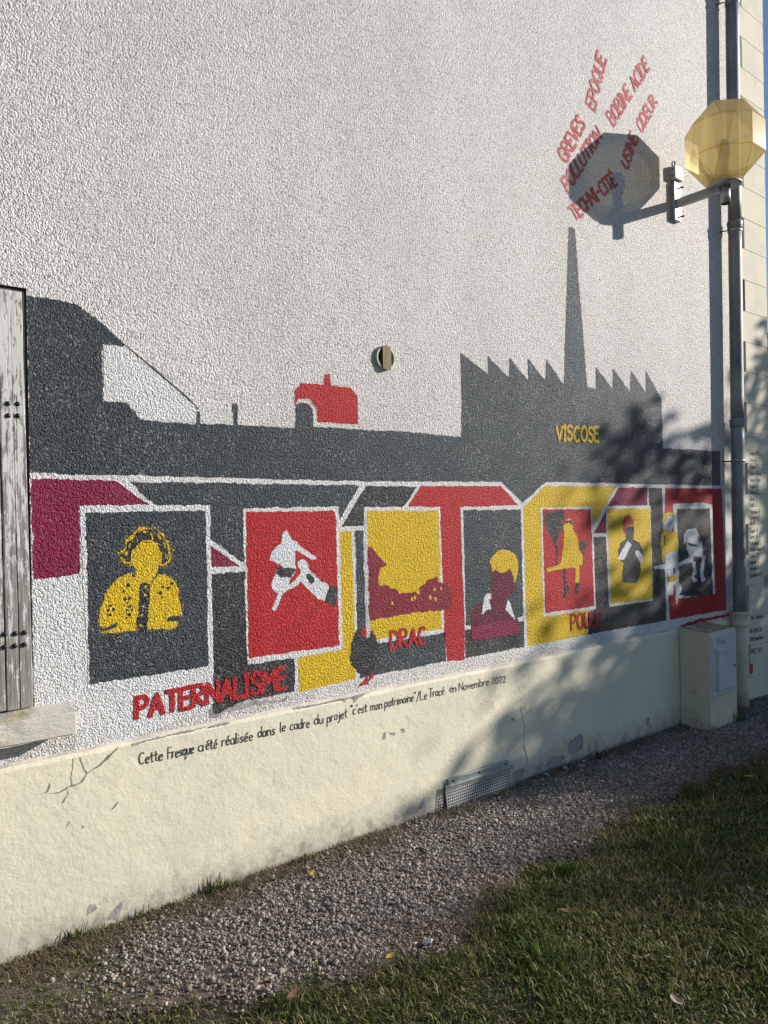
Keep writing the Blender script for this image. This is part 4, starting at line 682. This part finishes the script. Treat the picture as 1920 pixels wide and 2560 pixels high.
# ============================================================ perforated grille at the foot of the plinth
gr_ = thing('vent_grille', 'perforated metal vent grille with bolted rail at the foot of the plinth', 'grille', (3.14, -.03, 0))
gx0, gx1 = 2.868, 3.405
obj('perforated_plate', mesh('pp', [(gx0 + .006, -.058, -.01), (gx1 + .004, -.058, -.01), (gx1, -.045, .112), (gx0, -.045, .112)], [(0, 1, 2, 3)]), 'perf', gr_)
obj('plate_rim', box(gx0 - .004, gx1 + .003, -.049, -.041, .106, .132, .001), 'galv', gr_)
obj('plate_edge', mesh('pe', [(gx0 - .002, -.060, -.01), (gx0 + .005, -.060, -.01), (gx0 - .001, -.047, .112), (gx0 - .008, -.047, .112)], [(0, 1, 2, 3)]), 'galv', gr_)
obj('plate_edge', mesh('pe', [(gx1 + .005, -.060, -.01), (gx1 + .014, -.060, -.01), (gx1 + .010, -.047, .112), (gx1 + .001, -.047, .112)], [(0, 1, 2, 3)]), 'galv', gr_)
obj('backing', box(gx0 + .005, gx1 - .005, -.028, -.0245, -.01, .118), 'dark', gr_)
obj('top_rail', box(gx0 + .026, gx1 - .024, -.040, -.022, .122, .160, .003), 'galv', gr_)
obj('rail_lip', box(gx0 + .026, gx1 - .024, -.054, -.0405, .1225, .128, .001), 'galv', gr_)
for x in (gx0 + .06, (gx0 + gx1) / 2 - .005, gx1 - .055): obj('bolt', dome(x, .146, .0065, -.041), 'boltm', gr_)
# ============================================================ gravel, soil litter, grass (uncountable)
def yb(x): return np.interp(x, [-1, .5, .88, 1.33, 1.7, 2.05, 2.35, 2.66, 3.0, 3.4, 4.1, 5.0, 6.5, 9], [-.40, -.48, -.58, -.82, -.95, -.91, -.84, -.79, -.78, -.75, -.70, -.74, -.75, -.7])
def wav(x, y, s, k):  # cheap smooth 2D noise
    return (np.sin(x * s * 1.3 + k) * np.cos(y * s * 1.1 + 2 * k) + np.sin(x * s * 2.9 - y * s * 2.3 + 3 * k) * .6 + np.sin(y * s * 5.1 + x * s * 4.3 + k) * .35) / 1.95
def wavy_sheet():
    xs = np.linspace(.0, 7.2, 120); V = []; Fc = []
    for x in xs:
        b = float(yb(x)) + .02 * math.sin(x * 17) + .03 * math.sin(x * 7.3); V += [(x, b, .004), (x, -.02, .004)]
    for i in range(119): Fc.append((2 * i, 2 * i + 2, 2 * i + 3, 2 * i + 1))
    tag(obj('gravel_path', mesh('gp', V, Fc), 'grit'), 'grit bed of the gravel path along the wall', 'path', kind='structure')
wavy_sheet()
def stuff(name, P, T, tint, mat, label, cat, per):
    me = bpy.data.meshes.new(name); me.vertices.add(len(P)); me.vertices.foreach_set('co', P.astype(np.float32).ravel())
    me.loops.add(T.size); me.loops.foreach_set('vertex_index', T.astype(np.int32).ravel()); me.polygons.add(len(T))
    me.polygons.foreach_set('loop_start', np.arange(0, T.size, 3, dtype=np.int32)); me.polygons.foreach_set('loop_total', np.full(len(T), 3, dtype=np.int32)); me.update(calc_edges=True)
    at = me.attributes.new('tint', 'FLOAT', 'POINT'); at.data.foreach_set('value', np.repeat(tint, per).astype(np.float32))
    o = obj(name, me, mat); return tag(o, label, cat, kind='stuff')
phi = (1 + 5 ** .5) / 2
ICO = np.array([(-1, phi, 0), (1, phi, 0), (-1, -phi, 0), (1, -phi, 0), (0, -1, phi), (0, 1, phi), (0, -1, -phi), (0, 1, -phi), (phi, 0, -1), (phi, 0, 1), (-phi, 0, -1), (-phi, 0, 1)]) / math.sqrt(1 + phi * phi)
ICF = np.array([(0, 11, 5), (0, 5, 1), (0, 1, 7), (0, 7, 10), (0, 10, 11), (1, 5, 9), (5, 11, 4), (11, 10, 2), (10, 7, 6), (7, 1, 8), (3, 9, 4), (3, 4, 2), (3, 2, 6), (3, 6, 8), (3, 8, 9), (4, 9, 5), (2, 4, 11), (6, 2, 10), (8, 6, 7), (9, 8, 1)])
def stones(x, y, z, r, sq):
    n = len(x); Q = rng.normal(size=(n, 3, 3)); Q, _ = np.linalg.qr(Q)
    v = ICO[None] * (1 + rng.normal(0, .19, (n, 12, 1))); v = v * np.stack([np.ones(n), rng.uniform(.62, .95, n), rng.uniform(.45, .8, n)], 1)[:, None, :]
    v = np.einsum('nij,nkj->nki', Q, v); v[:, :, 2] *= sq
    v = v * r[:, None, None] + np.stack([x, y, z], 1)[:, None, :]
    return v.reshape(-1, 3), (ICF[None] + (np.arange(n) * 12)[:, None, None]).reshape(-1, 3)
n = 230000; x = rng.uniform(.3, 6.9, n); y = rng.uniform(-1.35, -.028, n); b_ = yb(x) + .09 * wav(x, y, 5, 1)
keep = np.clip((y - b_) / .16 + .35, .0, 1.0)
band = np.clip(1 - (-y - .03) / (.13 + .22 * (x < 2.4)), 0, 1) ** .5 * np.clip(.75 + .5 * wav(x, y, 3, 4), 0, 1); keep *= 1 - .93 * band
keep *= np.where(x < 1.35, np.clip((x - .74) * 1.7 + .5 * wav(x, y, 6, 2), .04, 1), 1)
keep *= np.where((y < b_ - .02), .25, 1); keep *= np.clip(1.15 - .1 * np.maximum(x - 3.5, 0), .5, 1)
keep *= np.clip(.85 + .45 * wav(x, y, 4.3, 12), .35, 1)
s = rng.uniform(0, 1, n) < keep * .85; x, y = x[s], y[s]; r = np.clip(rng.lognormal(math.log(.0050), .40, len(x)), .0025, .0145)
inbox = (x > 5.28) & (x < 5.72) & (y > -.26); x, y, r = x[~inbox], y[~inbox], r[~inbox]
P, T = stones(x, y, r * .35 + rng.uniform(0, .007, len(x)), r, .8)
print('stones', len(x))
stuff('gravel', P, T, np.clip(rng.beta(2.2, 2.6, len(x)), 0, 1), 'gravelm', 'strip of grey gravel along the foot of the wall', 'gravel', 12)
def blades(x, y, ln, w, lean, z0=0.0, kink=.5):
    n = len(x); a = rng.uniform(0, math.tau, n); d = np.stack([np.cos(a), np.sin(a)], 1); sd = np.stack([-d[:, 1], d[:, 0]], 1)
    l1 = lean * rng.uniform(.3, .9, n); l2 = lean * rng.uniform(.8, 1.5, n); P = np.zeros((n, 5, 3)); base = np.stack([x, y], 1)
    h1 = ln * .55; m = base + d * (h1 * np.sin(l1))[:, None]; z1 = h1 * np.cos(l1); tpos = m + d * (ln * .45 * np.sin(l2))[:, None]; z2 = np.maximum(z1 + ln * .45 * np.cos(l2), .003)
    P[:, 0, :2] = base - sd * (w / 2)[:, None]; P[:, 1, :2] = base + sd * (w / 2)[:, None]; P[:, :2, 2] = z0
    P[:, 2, :2] = m - sd * (w * .42)[:, None]; P[:, 3, :2] = m + sd * (w * .42)[:, None]; P[:, 2, 2] = P[:, 3, 2] = z1 + z0; P[:, 4, :2] = tpos; P[:, 4, 2] = z2 + z0
    F_ = np.array([(0, 1, 3), (0, 3, 2), (2, 3, 4)]); return P.reshape(-1, 3), (F_[None] + (np.arange(n) * 5)[:, None, None]).reshape(-1, 3)
n = 620000; x = rng.uniform(.4, 7.5, n); y = rng.uniform(-2.7, -.02, n); b_ = yb(x) + .13 * wav(x, y, 5, 1) + .06 * wav(x, y, 17, 3)
vis = (y > -3.6 + .45 * x) & (x > .4); lawn = np.clip((b_ - y) / .12, 0, 1); lawn = np.where(x > 4.6, np.maximum(lawn, .25 * np.clip((x - 4.6), 0, 1)), lawn)
left = np.maximum(np.clip((1.20 - x) / .35 + .5 * wav(x, y, 6, 2), 0, 1) * .6, np.clip((.17 + y) / .1, 0, 1) * (x < 2.3) * np.clip(.45 + .8 * wav(x, y, 4, 6), 0, 1) * .85)
patch = np.clip(.70 + .6 * wav(x, y, 3.2, 7), .16, 1); wgt = np.maximum(lawn * patch, left)
s = vis & (rng.uniform(0, 1, n) < wgt); s &= ~((x > 5.27) & (x < 5.73) & (y > -.27)); x, y = x[s], y[s]; L_ = lawn[s]; far = np.hypot(x, y + 3.06)
clump = np.clip(wav(x, y, 4.1, 9), 0, 1); ln = rng.uniform(.014, .056, len(x)) * (.65 + .95 * clump) * np.where(rng.uniform(0, 1, len(x)) < .06, 1.7, 1) * np.where(L_ > .3, 1, .55); w = rng.uniform(.0026, .0058, len(x)) * np.where(far > 4, 1.4, 1)
dry = rng.uniform(0, 1, len(x)) < np.clip(.38 - .32 * clump + .18 * wav(x, y, 2.2, 3), .05, .7)
tint = np.where(dry, rng.uniform(.72, 1, len(x)), rng.uniform(.0, .68, len(x)))
P, T = blades(x, y, ln, w, np.where(rng.uniform(0, 1, len(x)) < .55, rng.uniform(1.0, 1.55, len(x)), rng.uniform(.25, 1.1, len(x)))); print('blades', len(x))
stuff('grass', P, T, tint, 'grassm', 'short patchy lawn grass in front of the gravel', 'grass', 5)
n = 42000; x = rng.uniform(.4, 6.5, n); y = -.026 - np.abs(rng.normal(0, .09, n)); k = np.clip(.5 + .7 * wav(x, y, 3, 4), .03, 1) * np.where(x < 2.4, 1, .45)
n2 = 26000; x2 = rng.uniform(.5, 6.5, n2); y2 = yb(x2) + rng.normal(.0, .12, n2); k2 = np.clip(.4 + .6 * wav(x2, y2, 3.5, 5), .05, 1)
x = np.r_[x, x2]; y = np.r_[y, y2]; k = np.r_[k, k2]; s = (rng.uniform(0, 1, len(x)) < k) & (y < -.027) & ~((x > 5.27) & (x < 5.73) & (y > -.27)); x, y = x[s], y[s]
P, T = blades(x, y, rng.uniform(.015, .055, len(x)), rng.uniform(.0012, .0026, len(x)), rng.uniform(1.1, 1.6, len(x)), .004)
stuff('dry_litter', P, T, rng.beta(1.6, 2.2, len(x)), 'strawm', 'dry brown grass litter along the wall foot and lawn edge', 'litter', 5)
# countable weeds against the wall
def weed(px, py, n, hgt, label, mat='grassm', name='weed_tuft', lo=0, hi=.5, wd=.004, lean=(.15, .9)):
    P, T = blades(np.clip(rng.normal(px, .022, n), px - .05, px + .05), np.minimum(rng.normal(py, .012, n), -.03), rng.uniform(.5, 1, n) * hgt, np.full(n, wd), rng.uniform(*lean, n))
    me = bpy.data.meshes.new(name); me.from_pydata([tuple(v) for v in P], [], [tuple(t) for t in T]); at = me.attributes.new('tint', 'FLOAT', 'POINT'); at.data.foreach_set('value', np.repeat(rng.uniform(lo, hi, n), 5).astype(np.float32))
    return tag(obj(name, me, mat), label, 'weed', 'weeds at the foot of the wall')
weed(1.50, -.05, 46, .11, 'bright green weed tuft left of the middle of the plinth'); weed(1.56, -.06, 24, .07, 'low weed just right of the bright green tuft')
weed(.93, -.04, 40, .09, 'dark green weed tuft at the far left of the plinth'); weed(4.18, -.09, 40, .07, 'small leafy weed beside the plaster rubble', wd=.009)
weed(1.18, -.05, 34, .06, 'short weed tuft between the far left tuft and the bright one'); weed(1.30, -.045, 30, .05, 'lowest weed tuft left of the bright green one')
weed(1.95, -.05, 26, .05, 'flat weed in the gravel edge near a yellow leaf', wd=.008); weed(5.66, -.285, 30, .15, 'dark weed in front of the meter cabinet'); weed(5.30, -.275, 16, .10, 'dry weed stems at the corner of the meter cabinet', lo=.7, hi=.95, wd=.003)
weed(2.74, -.93, 170, .085, 'darker green grass clump at the lawn edge', name='grass_clump', hi=.35, lean=(.3, 1.1)); weed(2.30, -1.0, 120, .075, 'smaller green grass clump nearer the camera', name='grass_clump', hi=.4, lean=(.3, 1.1))
weed(3.35, -.75, 60, .03, 'tiny green patch alone in the gravel', name='weed_tuft', wd=.005, lean=(.5, 1.3))
def stalk(pts, label):
    me = tube(pts, [.0014] * len(pts), n=6); o = obj('dry_stalk', me, 'strawm'); at = me.attributes.new('tint', 'FLOAT', 'POINT'); at.data.foreach_set('value', np.full(len(me.vertices), .8, dtype=np.float32)); tag(o, label, 'stalk', 'dry stalks')
stalk([(5.285, -.20, 0), (5.280, -.19, .06), (5.278, -.16, .10), (5.278, -.11, .118), (5.279, -.06, .118)], 'tall dry stalk arching across the side of the meter cabinet')
stalk([(5.282, -.205, 0), (5.279, -.19, .04), (5.278, -.15, .068), (5.279, -.10, .070)], 'shorter dry stalk arching beside the meter cabinet')
stalk([(3.0, -.10, .0), (3.02, -.095, .03), (3.08, -.09, .045), (3.14, -.088, .046)], 'bent root twig in front of the vent grille')
# fallen leaves
plain('leafy', (.42, .30, .045), .7, c2=(.30, .17, .04), vscale=60); plain('leafb', (.17, .085, .04), .75, c2=(.09, .05, .03), vscale=60); plain('leafp', (.36, .30, .24), .75, c2=(.25, .2, .15), vscale=50)
def leaf(px, py, sz, ang, mat, label, z=.022):
    pts = [(-.5, 0), (-.3, .16), (0, .24), (.28, .17), (.5, 0), (.28, -.18), (0, -.24), (-.3, -.15)]; ca, sa = math.cos(ang), math.sin(ang); V = [(0, 0, 0)]
    for u, v in pts: V.append((u * sz, v * sz, .35 * sz * abs(v) + .12 * sz * u * u * 4))
    V = [(px + (q[0] * ca - q[1] * sa), py + (q[0] * sa + q[1] * ca), z + q[2]) for q in V]; n0 = len(V)
    V += [(q[0], q[1], q[2] - .0012) for q in V]; Fc = []
    for k in range(8): a_, b2 = 1 + k, 1 + (k + 1) % 8; Fc += [(0, a_, b2), (n0, n0 + b2, n0 + a_), (a_, n0 + a_, n0 + b2, b2)]
    tag(obj('fallen_leaf', mesh('leaf', V, Fc), mat), label, 'leaf', 'fallen leaves')
leaf(1.89, -.213, .055, .8, 'leafy', 'yellow fallen leaf on gravel close to the plinth'); leaf(1.346, -.914, .075, .3, 'leafb', 'brown and yellow fallen leaf at the bottom edge of the lawn', .04)
leaf(2.438, -1.177, .075, 2.4, 'leafb', 'reddish brown fallen leaf in the middle of the lawn', .04); leaf(1.732, -.938, .05, .2, 'leafy', 'yellow fallen leaf where gravel meets the lawn', .03)
leaf(4.478, -.917, .07, 2.5, 'leafy', 'yellow fallen leaf far right on the lawn', .03); leaf(2.237, -1.745, .06, 1.2, 'leafp', 'pale curled fallen leaf near the bottom right corner', .045)
# plaster rubble below the broken patch
RUB = ['largest pale plaster chunk right below the broken plinth patch', 'second largest plaster chunk, right of the largest one', 'mid-sized plaster chunk left of the largest one', 'plaster chunk touching the plinth left of the broken patch', 'plaster chunk touching the plinth right of the broken patch', 'small plaster chunk on gravel in front of the largest one', 'outermost tiny plaster chunk on the gravel', 'rightmost tiny plaster chunk of the rubble', 'small plaster chunk at the outer left of the rubble', 'leftmost tiny plaster chunk near the plinth']
for i, (x_, y_, r_) in enumerate([(3.86, -.07, .032), (3.98, -.10, .026), (3.78, -.11, .022), (3.70, -.06, .024), (4.06, -.06, .020), (3.92, -.15, .017), (3.82, -.17, .014), (4.12, -.12, .012), (3.74, -.16, .015), (3.66, -.10, .012)]):
    P, T = stones(np.array([x_]), np.array([y_]), np.array([r_ * .35]), np.array([r_]), .6); o = obj('plaster_chunk', mesh('chunk', P, [tuple(t) for t in T]), 'plaster'); tag(o, RUB[i], 'rubble', 'plaster rubble below the broken plinth')
P, T = stones(np.array([1.907]), np.array([-.937]), np.array([.018]), np.array([.022]), .7); tag(obj('pale_stone', mesh('ps', P, [tuple(t) for t in T]), 'plaster'), 'single pale stone at the edge of the gravel and lawn', 'stone')
# ============================================================ what stands beyond the corner
D = Vector((.9058, .4050, 0))
ab = thing('apartment_building', 'burgundy apartment block with white bands seen past the house corner', 'building', tuple(D * 62 + Vector((0, -3, 0))))
c = D * 62 + Vector((0, -3, 0)); bx, byy = c.x, c.y
obj('wall', box(bx, bx + 12, byy - 6, byy + 6, 0, 13.2), 'burgundy', ab); obj('roof', box(bx - .4, bx + 12.4, byy - 6.4, byy + 6.4, 13.21, 14.0, .05), 'roofdark', ab)
for k in range(4):
    z = 2.6 + k * 3.0; obj('balcony_band', box(bx - 1.1, bx - .01, byy - 5.5, byy + 5.5, z, z + 1.0, .02), 'bwhite', ab)
    for j in range(4): w_ = obj('window', box(bx - .06, bx - .004, byy - 5 + j * 2.7, byy - 3.4 + j * 2.7, z + 1.05, z + 2.5), 'bwhite', ab); obj('pane', box(bx - .08, bx - .061, byy - 4.9 + j * 2.7, byy - 3.5 + j * 2.7, z + 1.15, z + 2.4), 'glass', w_)
pt = D * 26 + Vector((.35, -3.06 - .25, 0)); sp = thing('street_pole', 'white street pole seen past the house corner', 'pole', tuple(pt))
obj('shaft', tube([(pt.x, pt.y, 0), (pt.x, pt.y, 2.4), (pt.x, pt.y, 5.0)], [.10, .08, .06]), 'bwhite', sp)
for z in (3.1, 4.85): obj('clamp', tube([(pt.x, pt.y, z), (pt.x, pt.y, z + .1)], [.13, .13]), 'bwhite', sp)
# ============================================================ trees towards the sun: their shade falls on the yard and the wall
def tree(name, c, rad, ntw, nleaf, label, seed, leafsz=.085, spread=.22):
    r_ = random.Random(seed); g_ = np.random.default_rng(seed); t = thing(name, label, 'tree', (c[0], c[1], 0), 'trees in the yard towards the sun'); bm = bmesh.new(); c = Vector(c); base = Vector((c.x, c.y, 0)); parts = []
    top = c + Vector((0, 0, rad[2] * .4)); zf = max(c.z - rad[2] * 1.0, .6)
    parts.append(([base - Vector((0, 0, .1)), base + Vector((.04, .02, zf * .5)), Vector((c.x + .06, c.y, zf)), c, top], [.16, .12, .10, .07, .03])); tips = []
    for k in range(ntw):
        while True:
            u = Vector((r_.uniform(-1, 1), r_.uniform(-1, 1), r_.uniform(-1, 1)))
            if .15 < u.length < 1: u = u.normalized() * u.length ** .6; break
        tip = c + Vector((u.x * rad[0], u.y * rad[1], u.z * rad[2])); st = Vector((c.x, c.y, min(max(tip.z - r_.uniform(.3, .9) * rad[2] * .6, zf * .9), top.z - .05))); mid = (st + tip) / 2 + Vector((r_.uniform(-.1, .1), r_.uniform(-.1, .1), r_.uniform(0, .15)))
        parts.append(([st, mid, tip], [.03, .018, .006])); tips += [tip, tip, mid.lerp(tip, .5)]
    V, F_ = [], []
    for pts, rr in parts:
        me = tube(pts, rr, n=7); k0 = len(V); V += [v.co.copy() for v in me.vertices]; F_ += [tuple(k0 + i for i in p.vertices) for p in me.polygons]; bpy.data.meshes.remove(me)
    obj('trunk', mesh('trunk', V, F_), 'bark', t)
    idx = g_.integers(0, len(tips), nleaf); cc = np.array([tuple(q) for q in tips])[idx] + g_.normal(0, spread, (nleaf, 3)); a = g_.normal(size=(nleaf, 3)); a /= np.linalg.norm(a, axis=1)[:, None]; b2 = np.cross(a, g_.normal(size=(nleaf, 3))); b2 /= np.linalg.norm(b2, axis=1)[:, None]
    s_ = leafsz * g_.uniform(.6, 1.2, nleaf)[:, None]; P = np.stack([cc - a * s_, cc + b2 * s_ * .5, cc + a * s_, cc - b2 * s_ * .5], 1).reshape(-1, 3); T = (np.array([(0, 1, 2), (0, 2, 3)])[None] + (np.arange(nleaf) * 4)[:, None, None]).reshape(-1, 3)
    o = stuff('crown', P, T, g_.uniform(0, 1, nleaf), 'leafm', None, None, 4); del o['kind']; o.parent = t; o.location = -t.location
def sunward(X, Z, dist): return tuple(Vector((X, 0, Z)) + SUN * dist)
tree('yard_tree', sunward(6.75, 1.5, 7.6), (1.45, 1.45, 1.75), 60, 2500, 'airy young tree whose crown dapples the right end of the wall', 3, .078, .12)
tree('yard_tree', sunward(4.65, -.84, 9), (1.40, 1.40, 1.5), 150, 15000, 'dense round tree shading the gravel by the meter cabinet', 5)
tree('yard_tree', sunward(1.1, -2.05, 22), (1.8, 1.8, 1.4), 80, 4000, 'broad tree shading the lawn in front of the wall', 8)
